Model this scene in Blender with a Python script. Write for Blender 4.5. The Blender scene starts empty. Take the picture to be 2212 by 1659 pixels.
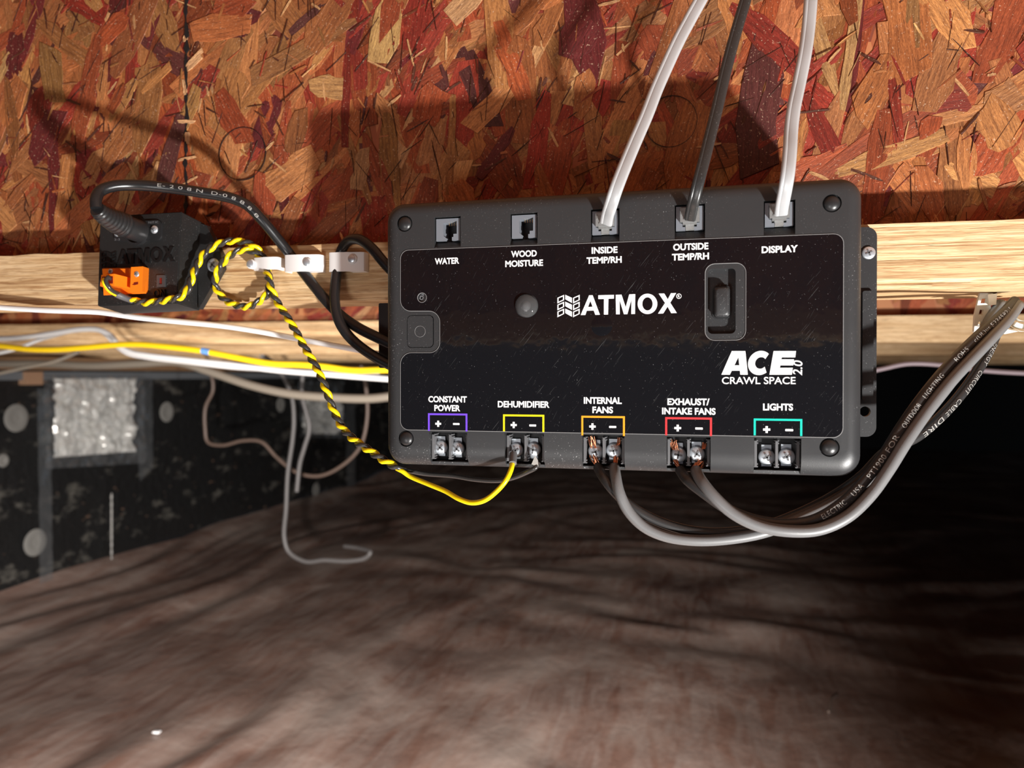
import bpy, bmesh, math, random
import numpy as np
from mathutils import Vector, Matrix, noise
from mathutils.geometry import tessellate_polygon
rnd = random.Random(7)
SC = bpy.context.scene
COL = SC.collection
PI = math.pi

# ---------------------------------------------------------------- camera
H = 0.72                                   # eye height above the ground sheet
YAW, PITCH, ROLL, FPX = 0.2362, -0.0134, 0.0071, 1641.8
F_ = Vector((-math.sin(YAW)*math.cos(PITCH), math.cos(YAW)*math.cos(PITCH), math.sin(PITCH)))
r0 = Vector((math.cos(YAW), math.sin(YAW), 0)); u0 = r0.cross(F_)
R_ = r0*math.cos(ROLL)+u0*math.sin(ROLL); U_ = -r0*math.sin(ROLL)+u0*math.cos(ROLL)
cam = bpy.data.cameras.new('camera'); co = bpy.data.objects.new('camera', cam); COL.objects.link(co)
m = Matrix((R_, U_, -F_)).transposed().to_4x4(); m.translation = Vector((0, 0, H)); co.matrix_world = m
cam.sensor_fit = 'HORIZONTAL'; cam.sensor_width = 36; cam.lens = FPX/2212*36
cam.clip_start = 0.01; cam.clip_end = 60
cam.dof.use_dof = True; cam.dof.focus_distance = 0.395; cam.dof.aperture_fstop = 10
SC.camera = co
# ---------------------------------------------------------------- world and light
W = bpy.data.worlds.new('world'); SC.world = W; W.use_nodes = True
W.node_tree.nodes['Background'].inputs[0].default_value = (0.62, 0.78, 1.0, 1)
W.node_tree.nodes['Background'].inputs[1].default_value = 0.10
def area(name, loc, to, size, power, col, spread=PI):
    l = bpy.data.lights.new(name, 'AREA'); l.shape = 'DISK'; l.size = size; l.energy = power; l.color = col; l.spread = spread
    o = bpy.data.objects.new(name, l); COL.objects.link(o); o.location = loc
    o.rotation_euler = (Vector(to)-Vector(loc)).to_track_quat('-Z', 'Y').to_euler(); return o
area('work_light', (0.61, -0.24, H-0.64), (-0.08, 0.42, H+0.07), 0.05, 31, (1.0, 0.98, 0.95))
area('added_fill', (-0.30, -0.70, H-0.55), (-0.15, 0.42, H+0.05), 0.35, 3.5, (1.0, 0.96, 0.93))  # added soft fill, low behind the camera; not a lamp of the place
def spot(name, loc, to, ang, power, col, r=.012):
    l = bpy.data.lights.new(name, 'SPOT'); l.energy = power; l.color = col; l.spot_size = math.radians(ang); l.spot_blend = .7; l.shadow_soft_size = r
    o = bpy.data.objects.new(name, l); COL.objects.link(o); o.location = loc
    o.rotation_euler = (Vector(to)-Vector(loc)).to_track_quat('-Z', 'Y').to_euler()
spot('head_lamp', (-0.10, -0.06, H-0.17), (-0.10-.366, -0.06+.821, H-0.17-.438), 84, 330, (1.0, 0.94, 0.9), .03)
SC.view_settings.view_transform = 'Standard'; SC.view_settings.look = 'None'
SC.view_settings.exposure = 0.0; SC.view_settings.gamma = 1.0; SC.view_settings.use_curve_mapping = False

# ---------------------------------------------------------------- pixel -> place
def ray(px, py): return F_ + R_*((px-1106)/FPX) - U_*((py-829.5)/FPX)
def P(px, py, Y):
    d = ray(px, py); v = d*(Y/d.y); return Vector((v.x, v.y, v.z+H))
def PX(px, py, X):
    d = ray(px, py); v = d*(X/d.x); return Vector((v.x, v.y, v.z+H))
def pts(l): return [P(*p) for p in l]

# ---------------------------------------------------------------- materials
def mat(name, col=(.5,.5,.5), rough=.5, metal=0, spec=.5, **kw):
    M = bpy.data.materials.new(name); M.use_nodes = True
    b = M.node_tree.nodes['Principled BSDF']
    b.inputs['Base Color'].default_value = (*col, 1); b.inputs['Roughness'].default_value = rough
    b.inputs['Metallic'].default_value = metal; b.inputs['Specular IOR Level'].default_value = spec
    for k, v in kw.items(): b.inputs[k.replace('_', ' ')].default_value = v
    return M
class NT:
    def __init__(s, M): s.t = M.node_tree; s.b = s.t.nodes['Principled BSDF']
    def n(s, typ, **kw):
        x = s.t.nodes.new(typ)
        for k, v in kw.items():
            if k in x.inputs.keys() or k.replace('_', ' ') in x.inputs.keys():
                x.inputs[k if k in x.inputs.keys() else k.replace('_', ' ')].default_value = v
            else: setattr(x, k, v)
        return x
    def l(s, a, b): s.t.links.new(a, b)
    def pos(s, scale=(1,1,1), rot=(0,0,0), src='Object'):
        tc = s.n('ShaderNodeTexCoord'); mp = s.n('ShaderNodeMapping'); mp.inputs['Scale'].default_value = scale
        mp.inputs['Rotation'].default_value = rot; s.l(tc.outputs[src], mp.inputs[0]); return mp.outputs[0]
    def pos2(s, per, rot):
        tc = s.n('ShaderNodeTexCoord'); mp = s.n('ShaderNodeMapping'); mp.vector_type = 'TEXTURE'; mp.inputs['Scale'].default_value = per
        mp.inputs['Rotation'].default_value = rot; s.l(tc.outputs['Object'], mp.inputs[0]); return mp.outputs[0]
    def noise(s, vec, scale, detail=4, rough=.55, dist=0):
        x = s.n('ShaderNodeTexNoise'); x.inputs['Scale'].default_value = scale; x.inputs['Detail'].default_value = detail
        x.inputs['Roughness'].default_value = rough; x.inputs['Distortion'].default_value = dist
        s.l(vec, x.inputs['Vector']); return x.outputs['Fac']
    def ramp(s, fac, stops):
        x = s.n('ShaderNodeValToRGB'); e = x.color_ramp.elements
        while len(e) < len(stops): e.new(0.5)
        for i, (p, c) in enumerate(stops):
            e[i].position = p; e[i].color = (*c, 1) if len(c) == 3 else c
        s.l(fac, x.inputs[0]); return x.outputs[0]
    def mix(s, fac, a, b, mode='MIX'):
        x = s.n('ShaderNodeMix', data_type='RGBA', blend_type=mode)
        for v, i in ((fac, 0), (a, 6), (b, 7)):
            if isinstance(v, (int, float)): x.inputs[i].default_value = v
            elif isinstance(v, tuple): x.inputs[i].default_value = (*v, 1)
            else: s.l(v, x.inputs[i])
        return x.outputs[2]
    def bump(s, h, strength, dist=.001):
        x = s.n('ShaderNodeBump'); x.inputs['Strength'].default_value = strength; x.inputs['Distance'].default_value = dist
        s.l(h, x.inputs['Height']); s.l(x.outputs[0], s.b.inputs['Normal']); return x
G3 = lambda v: (v, v, v)

M_strand = mat('strand_wood', rough=.5, spec=.35)
t = NT(M_strand)
at = t.n('ShaderNodeAttribute', attribute_name='Col')
uv = t.pos((60, 700, 1), src='UV')
g1 = t.noise(uv, 1.0, 5, .6, .3); uv2 = t.pos((500, 2600, 1), src='UV'); g2 = t.noise(uv2, 1.0, 5, .7)
sp = t.noise(t.pos((1,1,1)), 900, 2, .5)
c = t.mix(t.ramp(g1, [(.3, G3(0)), (.7, G3(1))]), (.50,.42,.40), (1.28,1.2,1.1))
c = t.mix(1.0, at.outputs['Color'], c, 'MULTIPLY')
c2 = t.mix(t.ramp(g2, [(.35, G3(0)), (.65, G3(1))]), (.55,.44,.40), (1.2,1.16,1.1))
c = t.mix(1.0, c, c2, 'MULTIPLY')
ds = t.noise(t.pos((160, 1500, 1), src='UV'), 1, 2, .5)
c = t.mix(t.ramp(ds, [(.30, G3(.75)), (.37, G3(0))]), c, (.10,.035,.02))
st = t.noise(t.pos(src='Generated'), 3.5, 3, .6)
lc = t.n('ShaderNodeNewGeometry'); st = t.noise(lc.outputs['Position'], 14, 4, .6)
c = t.mix(t.ramp(st, [(.40, G3(0)), (.68, G3(.55))]), c, t.mix(1.0, c, (.55,.42,.42), 'MULTIPLY'))
c = t.mix(t.ramp(sp, [(.66, G3(0)), (.73, G3(.55))]), c, (.70,.50,.34))
t.l(c, t.b.inputs['Base Color'])
ad = t.n('ShaderNodeMath', operation='ADD'); t.l(g1, ad.inputs[0]); t.l(g2, ad.inputs[1])
t.bump(ad.outputs[0], .55, .0006)

M_osb = mat('strand_board', (.3,.1,.04), .6)
t = NT(M_osb)
v = t.n('ShaderNodeTexVoronoi'); v.inputs['Scale'].default_value = 1; t.l(t.pos((60, 1, 22), (0,.3,0)), v.inputs['Vector'])
c = t.ramp(t.noise(v.outputs['Color'], 2, 1), [(.3,(.16,.035,.02)), (.45,(.38,.11,.04)), (.6,(.46,.2,.08)), (.7,(.3,.05,.03))])
t.l(c, t.b.inputs['Base Color'])

def lumber(name, dark, mid, light, crack=1.0, bs=.6):
    M = mat(name, mid, .6, spec=.3); t = NT(M)
    w = t.noise(t.pos((4, 30, 60)), 1, 4, .6, .6)
    g = t.noise(t.pos((9, 300, 420)), 1, 5, .65, .8)
    f = t.noise(t.pos((60, 900, 1300)), 1, 3, .6, .5)
    c = t.ramp(g, [(.34, dark), (.47, mid), (.6, light)])
    c = t.mix(t.ramp(w, [(.35, G3(.0)), (.7, G3(.55))]), c, mid)
    c = t.mix(t.ramp(f, [(.38, G3(.55)), (.5, G3(0))]), c, dark)
    cr = t.noise(t.pos((14, 200, 330)), 1, 3, .7, 1.2)
    crk = t.ramp(cr, [(.25, G3(crack)), (.315, G3(0))])
    c = t.mix(crk, c, (.07,.03,.015)); t.l(c, t.b.inputs['Base Color'])
    a = t.n('ShaderNodeMath', operation='ADD'); t.l(g, a.inputs[0]); t.l(f, a.inputs[1])
    s_ = t.n('ShaderNodeMath', operation='SUBTRACT'); t.l(a.outputs[0], s_.inputs[0]); t.l(crk, s_.inputs[1])
    t.bump(s_.outputs[0], bs, .0007); return M
M_flange = lumber('laminated_lumber', (.33,.17,.07), (.62,.41,.21), (.80,.60,.36))
M_sill = lumber('sill_lumber', (.16,.08,.04), (.28,.16,.08), (.36,.22,.12), .4)

def plastic(name, col, rough, bump=.15, dust=.0, sc=2600):
    M = mat(name, col, rough); t = NT(M)
    n = t.noise(t.pos(), sc, 2, .5); t.bump(n, bump, .0002)
    if dust:
        d = t.noise(t.pos(), 1500, 1, .5); big = t.noise(t.pos(), 22, 3, .6)
        sc1 = t.noise(t.pos2((.0066, .0066, .00045), (0, -.8, 0)), 1, 2, .5)
        k = t.ramp(d, [(.69, G3(0)), (.74, G3(dust))]); k2 = t.ramp(big, [(.42, G3(0)), (.75, G3(1))])
        q = t.mix(1.0, k, k2, 'MULTIPLY'); s3 = t.ramp(sc1, [(.71, G3(0)), (.75, G3(.25*dust))])
        q = t.mix(1.0, q, t.mix(1.0, s3, k2, 'MULTIPLY'), 'ADD')
        c = t.mix(q, tuple(col), (.5,.5,.5)); t.l(c, t.b.inputs['Base Color'])
        rr = t.n('ShaderNodeMapRange'); rr.inputs[3].default_value = rough-.06; rr.inputs[4].default_value = rough+.12
        t.l(big, rr.inputs[0]); t.l(rr.outputs[0], t.b.inputs['Roughness'])
    return M
M_cover = plastic('black_case_plastic', (.027,.0275,.029), .40, .12, .8)
M_module = plastic('black_printed_plastic', (.016,.016,.016), .38, .25, .5)
M_black = plastic('black_plastic', (.018,.018,.019), .35, .05)
M_gloss = mat('glossy_raised_plastic', (.010,.010,.010), .12)
M_frame = mat('lamp_frame_plastic', (.05,.05,.052), .3)
M_rib_lit = plastic('lit_ribbed_wire_vinyl', (.15,.15,.152), .38, .05, .3)  # black cable vinyl with the light from below put into its colour
M_hangw = plastic('dimmed_wire_vinyl', (.085,.08,.078), .5, .03)  # gray wire vinyl, colour darkened to offset the strong head lamp
M_lilac = plastic('dull_lilac_vinyl', (.26,.20,.22), .5, .03)
M_deep = mat('dark_recess', (.006,.006,.007), .6)
M_cord = plastic('black_cord_vinyl', (.014,.014,.015), .27, .04)
M_lampw = plastic('black_lamp_wire_vinyl', (.026,.025,.025), .33, .06, .3)
M_white = mat('white_print', (.9,.9,.9), .5)
M_clip = mat('white_clip_plastic', (.82,.81,.80), .35, Subsurface_Weight=.0)
M_hang = mat('ivory_hanger_plastic', (.78,.77,.70), .4)
M_whitev = plastic('white_cable_vinyl', (.80,.80,.80), .4, .03)
M_grayv = plastic('gray_cable_vinyl', (.55,.55,.54), .45, .03)
M_tan = plastic('tan_cable_vinyl', (.105,.072,.056), .5, .03)
M_beige = plastic('beige_cable_vinyl', (.22,.19,.15), .5, .03)
M_yelc = plastic('yellow_cable_vinyl', (.78,.52,.01), .4, .03)
M_yel = plastic('yellow_wire_vinyl', (.93,.70,.005), .3, .02)
M_blkw = plastic('black_wire_vinyl', (.035,.033,.032), .25, .02)
M_phone = mat('silver_phone_cord', (.46,.47,.48), .32, .15)
M_phoneb = plastic('black_phone_cord', (.028,.028,.028), .28, .03, .5)
M_metal = mat('zinc_screw', (.66,.71,.76), .33, .72)
M_copper = mat('copper_strand', (.80,.36,.20), .3, 1)
M_orange = plastic('orange_terminal_plastic', (.95,.22,.01), .38, .02)
M_red = mat('dark_red_opening', (.16,.008,.004), .5)
M_jack = mat('gray_jack_plastic', (.17,.185,.21), .35)
M_gray = mat('gray_plastic', (.12,.12,.125), .4)
M_shrink = mat('gray_heat_shrink', (.10,.10,.105), .5)
M_blue = mat('blue_mark', (.12,.28,.6), .5)
M_gold = mat('gold_contact', (.7,.5,.25), .3, 1)
M_clear = mat('clear_plug_plastic', (.75,.76,.75), .12, Transmission_Weight=.75, IOR=1.45)
M_lens = mat('smoky_lens', (.55,.56,.57), .08, Transmission_Weight=.92, IOR=1.25)
M_wash = mat('gray_insulation_washer', (.20,.195,.18), .5)
M_washer = mat('gray_washer_plastic', (.34,.33,.31), .5)
M_foam = mat('gray_foam_strip', (.13,.14,.15), .7)
M_dirtw = mat('scrap_wood', (.34,.2,.12), .7)
def prn(n, c): return mat(n, c, .45)
M_pr = {'purple': prn('purple_print', (.16,.06,.72)), 'yellow': prn('yellow_print', (.85,.68,.0)), 'orange': prn('orange_print', (.95,.33,.01)),
        'red': prn('red_print', (.75,.03,.035)), 'teal': prn('teal_print', (.0,.52,.40))}
M_edge = mat('worn_label_edge', (.22,.22,.22), .5)

M_label = mat('gloss_black_label', (.006,.0055,.006), .06, spec=.5)
t = NT(M_label)
d = t.noise(t.pos(), 1700, 1, .5); big = t.noise(t.pos(), 30, 3, .6)
def scr(rot, sc, th, amt):
    s1 = t.noise(t.pos2(tuple(1/q for q in sc), (0, rot, 0)), 1, 1, .4); return t.ramp(s1, [(th, G3(0)), (th+.02, G3(amt))])
q = t.mix(1.0, scr(-.9, (60, 60, 3400), .72, .5), scr(-1.1, (90, 90, 4600), .73, .4), 'ADD')
q = t.mix(1.0, q, t.ramp(big, [(.45, G3(0)), (.66, G3(.8))]), 'MULTIPLY')
q = t.mix(1.0, q, t.ramp(d, [(.76, G3(0)), (.79, G3(.5))]), 'ADD')
t.l(t.mix(q, (.006,.0055,.0065), (.26,.26,.26)), t.b.inputs['Base Color'])
t.bump(t.noise(t.pos(), 95, 2, .5), .05, .002)

M_poly = mat('brown_ground_sheet', (.2,.15,.13), .42)
t = NT(M_poly)
n1 = t.noise(t.pos((1,1,1)), 2.2, 5, .6, .8); n2 = t.noise(t.pos((6,1.2,1)), 4, 4, .6, 1)
c = t.ramp(n1, [(.3,(.085,.038,.027)), (.5,(.165,.098,.075)), (.68,(.30,.235,.20))])
c = t.mix(t.ramp(n2, [(.35, G3(0)), (.7, G3(.5))]), c, (.28,.245,.22)); t.l(c, t.b.inputs['Base Color'])
t.bump(t.noise(t.pos((5,3,1)), 4, 4, .55), .35, .012)

M_wall = mat('black_wall_coating', (.012,.012,.012), .35)
t = NT(M_wall)
a1 = t.noise(t.pos((1,1,2)), 9, 5, .65); a2 = t.noise(t.pos(), 3, 2, .5); a3 = t.noise(t.pos((1,1,2.5)), 17, 3, .6)
c = t.mix(t.ramp(a1, [(.56, G3(0)), (.66, G3(1))]), (.012,.012,.012), (.085,.08,.07))
c = t.mix(t.ramp(a3, [(.68, G3(0)), (.74, G3(.7))]), c, (.20,.12,.08)); t.l(c, t.b.inputs['Base Color'])
t.bump(t.noise(t.pos(), 30, 5, .6), .7, .01)
M_foil = mat('crumpled_foil', (.90,.89,.84), .26, .3)
M_film = bpy.data.materials.new('clear_film'); M_film.use_nodes = True
tt = M_film.node_tree; tt.nodes.clear()
o_ = tt.nodes.new('ShaderNodeOutputMaterial'); mx = tt.nodes.new('ShaderNodeMixShader'); tr = tt.nodes.new('ShaderNodeBsdfTransparent')
gl = tt.nodes.new('ShaderNodeBsdfGlossy'); gl.inputs['Roughness'].default_value = .15; gl.inputs['Color'].default_value = (.8,.85,.9,1); df = tt.nodes.new('ShaderNodeBsdfDiffuse'); df.inputs[0].default_value = (.5,.53,.55,1); m2 = tt.nodes.new('ShaderNodeMixShader'); m2.inputs[0].default_value = .3
mx.inputs[0].default_value = .28; tt.links.new(tr.outputs[0], mx.inputs[1]); tt.links.new(gl.outputs[0], m2.inputs[1]); tt.links.new(df.outputs[0], m2.inputs[2]); tt.links.new(m2.outputs[0], mx.inputs[2]); tt.links.new(mx.outputs[0], o_.inputs[0])
M_back = mat('dark_masonry', (.02,.02,.02), .8)
M_deck = mat('subfloor_board', (.25,.11,.05), .7)

# ---------------------------------------------------------------- object helpers
ORG = {}
def obj(name, V, Fc, mt, parent=None, smooth=None, kind=None, uvs=None, cols=None):
    org = ORG.get(parent.name, Vector()) if parent else Vector()
    me = bpy.data.meshes.new(name)
    me.from_pydata([tuple(Vector(v)-org) for v in V], [], Fc); me.materials.append(mt)
    if uvs is not None:
        ul = me.uv_layers.new(name='UV'); ul.data.foreach_set('uv', [c for l in me.loops for c in uvs[l.vertex_index]])
    if cols is not None:
        ca = me.color_attributes.new('Col', 'FLOAT_COLOR', 'POINT'); ca.data.foreach_set('color', [c for v in cols for c in (*v, 1)])
    if smooth is not None:
        me.shade_smooth()
        if smooth < 180: me.set_sharp_from_angle(angle=math.radians(smooth))
    me.update(); o = bpy.data.objects.new(name, me); COL.objects.link(o)
    if parent: o.parent = parent; ORG[o.name] = org
    if kind: o['kind'] = kind
    return o
def meshobj(name, me, mt, parent=None, smooth=None):
    me.materials.clear(); me.materials.append(mt)
    if smooth is not None:
        me.shade_smooth(); me.set_sharp_from_angle(angle=math.radians(smooth))
    o = bpy.data.objects.new(name, me); COL.objects.link(o)
    if parent: o.parent = parent; ORG[o.name] = ORG.get(parent.name, Vector())
    return o
def tag(o, label=None, cat=None, group=None, kind=None):
    if label: o['label'] = label
    if cat: o['category'] = cat
    if group: o['group'] = group
    if kind: o['kind'] = kind
    return o
def thing(name, loc, label, cat, group=None):
    o = bpy.data.objects.new(name, None); COL.objects.link(o); o.location = loc; o.empty_display_size = .02
    ORG[o.name] = Vector(loc); return tag(o, label, cat, group)
class MB:
    def __init__(s): s.V = []; s.F = []
    def add(s, V, Fc):
        k = len(s.V); s.V += [tuple(v) for v in V]; s.F += [[i+k for i in f] for f in Fc]; return s
    def box(s, a, b):
        x0,y0,z0 = [min(a[i], b[i]) for i in range(3)]; x1,y1,z1 = [max(a[i], b[i]) for i in range(3)]
        return s.hexa([(x0,y0,z0),(x1,y0,z0),(x1,y1,z0),(x0,y1,z0),(x0,y0,z1),(x1,y0,z1),(x1,y1,z1),(x0,y1,z1)])
    def hexa(s, v):
        return s.add(v, [[0,3,2,1],[4,5,6,7],[0,1,5,4],[1,2,6,5],[2,3,7,6],[3,0,4,7]])
    def prism(s, poly, y0, y1, holes=()):            # outlines in (x,z), extruded in y (y0 = front)
        loops = [list(poly)]+[list(h) for h in holes]; flat = [p for l in loops for p in l]; n = len(flat)
        tris = tessellate_polygon([[Vector((p[0], p[1], 0)) for p in l] for l in loops])
        F = []
        for a, b, c_ in tris:
            A, B_, C_ = flat[a], flat[b], flat[c_]
            ar = (B_[0]-A[0])*(C_[1]-A[1])-(B_[1]-A[1])*(C_[0]-A[0])
            if abs(ar) < 1e-14: continue
            if ar < 0: a, c_ = c_, a
            F += [[a, b, c_], [a+n, c_+n, b+n]]
        k = 0
        for li, l in enumerate(loops):
            ar = sum(l[i][0]*l[(i+1) % len(l)][1]-l[(i+1) % len(l)][0]*l[i][1] for i in range(len(l)))
            ccw = ar > 0
            if li: ccw = not ccw
            for i in range(len(l)):
                a, b = k+i, k+(i+1) % len(l)
                if li == 0 and ccw or li and ccw: F.append([a, a+n, b+n, b])
                else: F.append([b, b+n, a+n, a])
            k += len(l)
        return s.add([(p[0], y0, p[1]) for p in flat]+[(p[0], y1, p[1]) for p in flat], F)
    def lathe(s, c0, ax, prof, n=24):                # prof: (distance along ax, radius)
        ax = Vector(ax).normalized(); c0 = Vector(c0); e = Vector((1,0,0)) if abs(ax.x) < .8 else Vector((0,0,1))
        a = ax.cross(e).normalized(); b = ax.cross(a); V = []; F = []
        for d_, r in prof:
            for i in range(n):
                th = 2*PI*i/n; V.append(c0+ax*d_+(a*math.cos(th)+b*math.sin(th))*max(r, 1e-6))
        for k in range(len(prof)-1):
            for i in range(n):
                j = (i+1) % n; F.append([k*n+i, k*n+j, (k+1)*n+j, (k+1)*n+i])
        F.append(list(range(n))[::-1]); F.append([(len(prof)-1)*n+i for i in range(n)])
        return s.add(V, F)
    def sweep(s, path, prof, hint=None, taper=None, twist=None):
        T = tangents(path); W_, N_ = frames(path, T, hint); n = len(prof); V = []; F = []
        for i, p in enumerate(path):
            k = taper(i/(len(path)-1)) if taper else 1
            a = twist(i/(len(path)-1)) if twist else 0; ca, sa = math.cos(a), math.sin(a)
            for (w, h) in prof:
                w, h = w*ca-h*sa, w*sa+h*ca
                V.append(p+W_[i]*w*k+N_[i]*h*k)
        for i in range(len(path)-1):
            for j in range(n):
                q = (j+1) % n; F.append([i*n+j, i*n+q, (i+1)*n+q, (i+1)*n+j])
        F.append(list(range(n))[::-1]); F.append([(len(path)-1)*n+j for j in range(n)])
        return s.add(V, F)
    def obj(s, name, mt, parent=None, smooth=None, kind=None):
        o = obj(name, s.V, s.F, mt, parent, smooth, kind)
        bm = bmesh.new(); bm.from_mesh(o.data); bmesh.ops.recalc_face_normals(bm, faces=bm.faces); bm.to_mesh(o.data); bm.free()
        return o
def tangents(p):
    return [((p[min(i+1, len(p)-1)]-p[max(i-1, 0)]).normalized()) for i in range(len(p))]
def frames(path, T, hint=None):
    Wd, Nm = [], []
    for i, t_ in enumerate(T):
        if hint is not None:
            w = t_.cross(Vector(hint))
            if w.length < .15 and Wd: w = Wd[-1]
            w = (w - t_*w.dot(t_)).normalized()
            if Wd and w.dot(Wd[-1]) < 0: w = -w
        elif i == 0:
            w = t_.cross(Vector((0,0,1)) if abs(t_.z) < .9 else Vector((1,0,0))).normalized()
        else:
            w = Wd[-1]; w = (w - t_*w.dot(t_)).normalized()
        Wd.append(w); Nm.append(w.cross(t_).normalized())
    return Wd, Nm
def spline(c, step=.002):
    c = [Vector(v) for v in c]; out = []; e = [c[0]*2-c[1]]+c+[c[-1]*2-c[-2]]
    for i in range(1, len(e)-2):
        p0,p1,p2,p3 = e[i-1:i+3]; n = max(2, int((p2-p1).length/step))
        t0 = 0; t1 = t0+max((p1-p0).length, 1e-5)**.5; t2 = t1+max((p2-p1).length, 1e-5)**.5; t3 = t2+max((p3-p2).length, 1e-5)**.5
        for k in range(n):
            t_ = t1+(t2-t1)*k/n
            A1 = p0*((t1-t_)/(t1-t0))+p1*((t_-t0)/(t1-t0)); A2 = p1*((t2-t_)/(t2-t1))+p2*((t_-t1)/(t2-t1)); A3 = p2*((t3-t_)/(t3-t2))+p3*((t_-t2)/(t3-t2))
            B1 = A1*((t2-t_)/(t2-t0))+A2*((t_-t0)/(t2-t0)); B2 = A2*((t3-t_)/(t3-t1))+A3*((t_-t1)/(t3-t1))
            out.append(B1*((t2-t_)/(t2-t1))+B2*((t_-t1)/(t2-t1)))
    out.append(c[-1]); return out
def circ(r, n=14, rz=None): return [(r*math.cos(2*PI*i/n), (rz or r)*math.sin(2*PI*i/n)) for i in range(n)]
def tube(name, path, r, mt, parent=None, n=14, taper=None):
    return MB().sweep(path, circ(r, n), taper=taper).obj(name, mt, parent, 60)
def rpoly(P_, R, n=7):                                # rounded polygon; R radius or list
    if not isinstance(R, (list, tuple)): R = [R]*len(P_)
    out = []; N = len(P_)
    for i in range(N):
        p = Vector((*P_[i],)); a = Vector((*P_[i-1],)); b = Vector((*P_[(i+1) % N],)); r = R[i]
        if r <= 0: out.append(tuple(p)); continue
        u = (a-p).normalized(); w = (b-p).normalized(); ang = math.acos(max(-1, min(1, u.dot(w))))
        d_ = min(r/math.tan(ang/2), (a-p).length*.5, (b-p).length*.5); r = d_*math.tan(ang/2)
        cc = p+(u+w).normalized()*(r/math.sin(ang/2)); s0 = p+u*d_-cc; s1 = p+w*d_-cc
        a0 = math.atan2(s0.y, s0.x); a1 = math.atan2(s1.y, s1.x); da = (a1-a0+PI) % (2*PI)-PI
        for k in range(n+1):
            th = a0+da*k/n; out.append((cc.x+r*math.cos(th), cc.y+r*math.sin(th)))
    return out
def rrect(x0, z0, x1, z1, r, n=7): return rpoly([(x0,z0),(x1,z0),(x1,z1),(x0,z1)], r, n)
def disc2(cx, cz, r, n=28): return [(cx+r*math.cos(2*PI*i/n), cz+r*math.sin(2*PI*i/n)) for i in range(n)]

def textverts(s, bold=.02, shear=0., spacing=1.0):
    cu = bpy.data.curves.new('glyphs', 'FONT'); cu.body = s; cu.offset = bold; cu.shear = shear; cu.size = 1; cu.space_character = spacing
    cu.fill_mode = 'FRONT'; cu.resolution_u = 4
    o = bpy.data.objects.new('glyphs', cu); COL.objects.link(o)
    me = bpy.data.meshes.new_from_object(o.evaluated_get(bpy.context.evaluated_depsgraph_get()))
    V = [v.co.copy() for v in me.vertices]; F = [list(p.vertices) for p in me.polygons]
    bpy.data.objects.remove(o); bpy.data.curves.remove(cu); bpy.data.meshes.remove(me)
    x0 = min(v.x for v in V); x1 = max(v.x for v in V); z0 = min(v.y for v in V); z1 = max(v.y for v in V)
    return [((v.x-x0)/(x1-x0), (v.y-z0)/(z1-z0)) for v in V], F
def print_text(name, s, cx, cz, w, h, y, mt, parent, bold=.028, shear=0, rot=0, spacing=1.0, th=0, out=True):
    V, F = textverts(s, bold, shear, spacing); ca, sa = math.cos(rot), math.sin(rot); A = []
    for a, b in V:
        x = (a-.5)*w; z = (b-.5)*h; A.append((cx+x*ca-z*sa, y, cz+x*sa+z*ca))
    mb = MB().add(A, F)
    if th:
        o = obj(name, mb.V, mb.F, mt, parent); bm = bmesh.new(); bm.from_mesh(o.data)
        r = bmesh.ops.extrude_face_region(bm, geom=bm.faces[:]); bmesh.ops.translate(bm, vec=(0, -th, 0), verts=[v for v in r['geom'] if isinstance(v, bmesh.types.BMVert)])
        bmesh.ops.recalc_face_normals(bm, faces=bm.faces); bm.to_mesh(o.data); bm.free(); return o
    return obj(name, mb.V, mb.F, mt, parent)
def text_on_path(name, s, path, r, s0, s1, h, ang, mt, parent, bold=.0, flip=False, hint=(0,-1,0)):
    """lettering wrapped on a round jacket, between arc lengths s0..s1"""
    V, F = textverts(s, bold, 0, 1.1); T = tangents(path); Wd, Nm = frames(path, T, hint)
    L = [0]
    for i in range(1, len(path)): L.append(L[-1]+(path[i]-path[i-1]).length)
    out = []
    for a, b in V:
        if flip: a, b = 1-a, 1-b
        q = s0+(s1-s0)*a; i = int(np.searchsorted(L, q))-1; i = max(0, min(len(path)-2, i)); f = (q-L[i])/max(L[i+1]-L[i], 1e-9)
        c_ = path[i].lerp(path[i+1], f); w = Wd[i].lerp(Wd[i+1], f).normalized(); n_ = Nm[i].lerp(Nm[i+1], f).normalized()
        th = ang-(b-.5)*h/r
        out.append(c_+(n_*math.cos(th)+w*math.sin(th))*(r+.00026))
    return obj(name, out, F, mt, parent)
def arclen(path, pt):
    pt = Vector(pt); best = 1e9; s = 0; bs = 0
    for i in range(len(path)):
        if i: s += (path[i]-path[i-1]).length
        d_ = (path[i]-pt).length
        if d_ < best: best, bs = d_, s
    return bs

# ---------------------------------------------------------------- the setting
LX = -2.03                                         # black side wall
ZB, ZT = H+.0440, H+.0783                          # joist flange bottom and top
def floor_z(x, y):
    v = Vector((x, y, 0)); k = 1/(1+math.exp(-(x+.75)*5))
    wv = noise.noise(v*1.1)*.9
    a = noise.noise(Vector((x*9+wv*5, y*1.3+wv*2, 3)))*.012+abs(noise.noise(Vector((x*4.5+wv*3, y*.8, 9))))*.03
    b = noise.noise(Vector((x*2.6+wv*2, y*7+wv*4, 5)))*.012+abs(noise.noise(Vector((x*1.6, y*4+wv*3, 1))))*.024
    rise = .05*math.exp(-(x-LX)/.12)
    return a*(1-k)+b*k+noise.noise(v*.9)*.02+rise-.01
nx, ny = 300, 340; Vv = []; Ff = []
for j in range(ny):
    y = -1.2+9.4*(j/(ny-1))**1.7
    for i in range(nx):
        x = LX+6.2*(i/(nx-1))**1.25; Vv.append((x, y, floor_z(x, y)))
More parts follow.
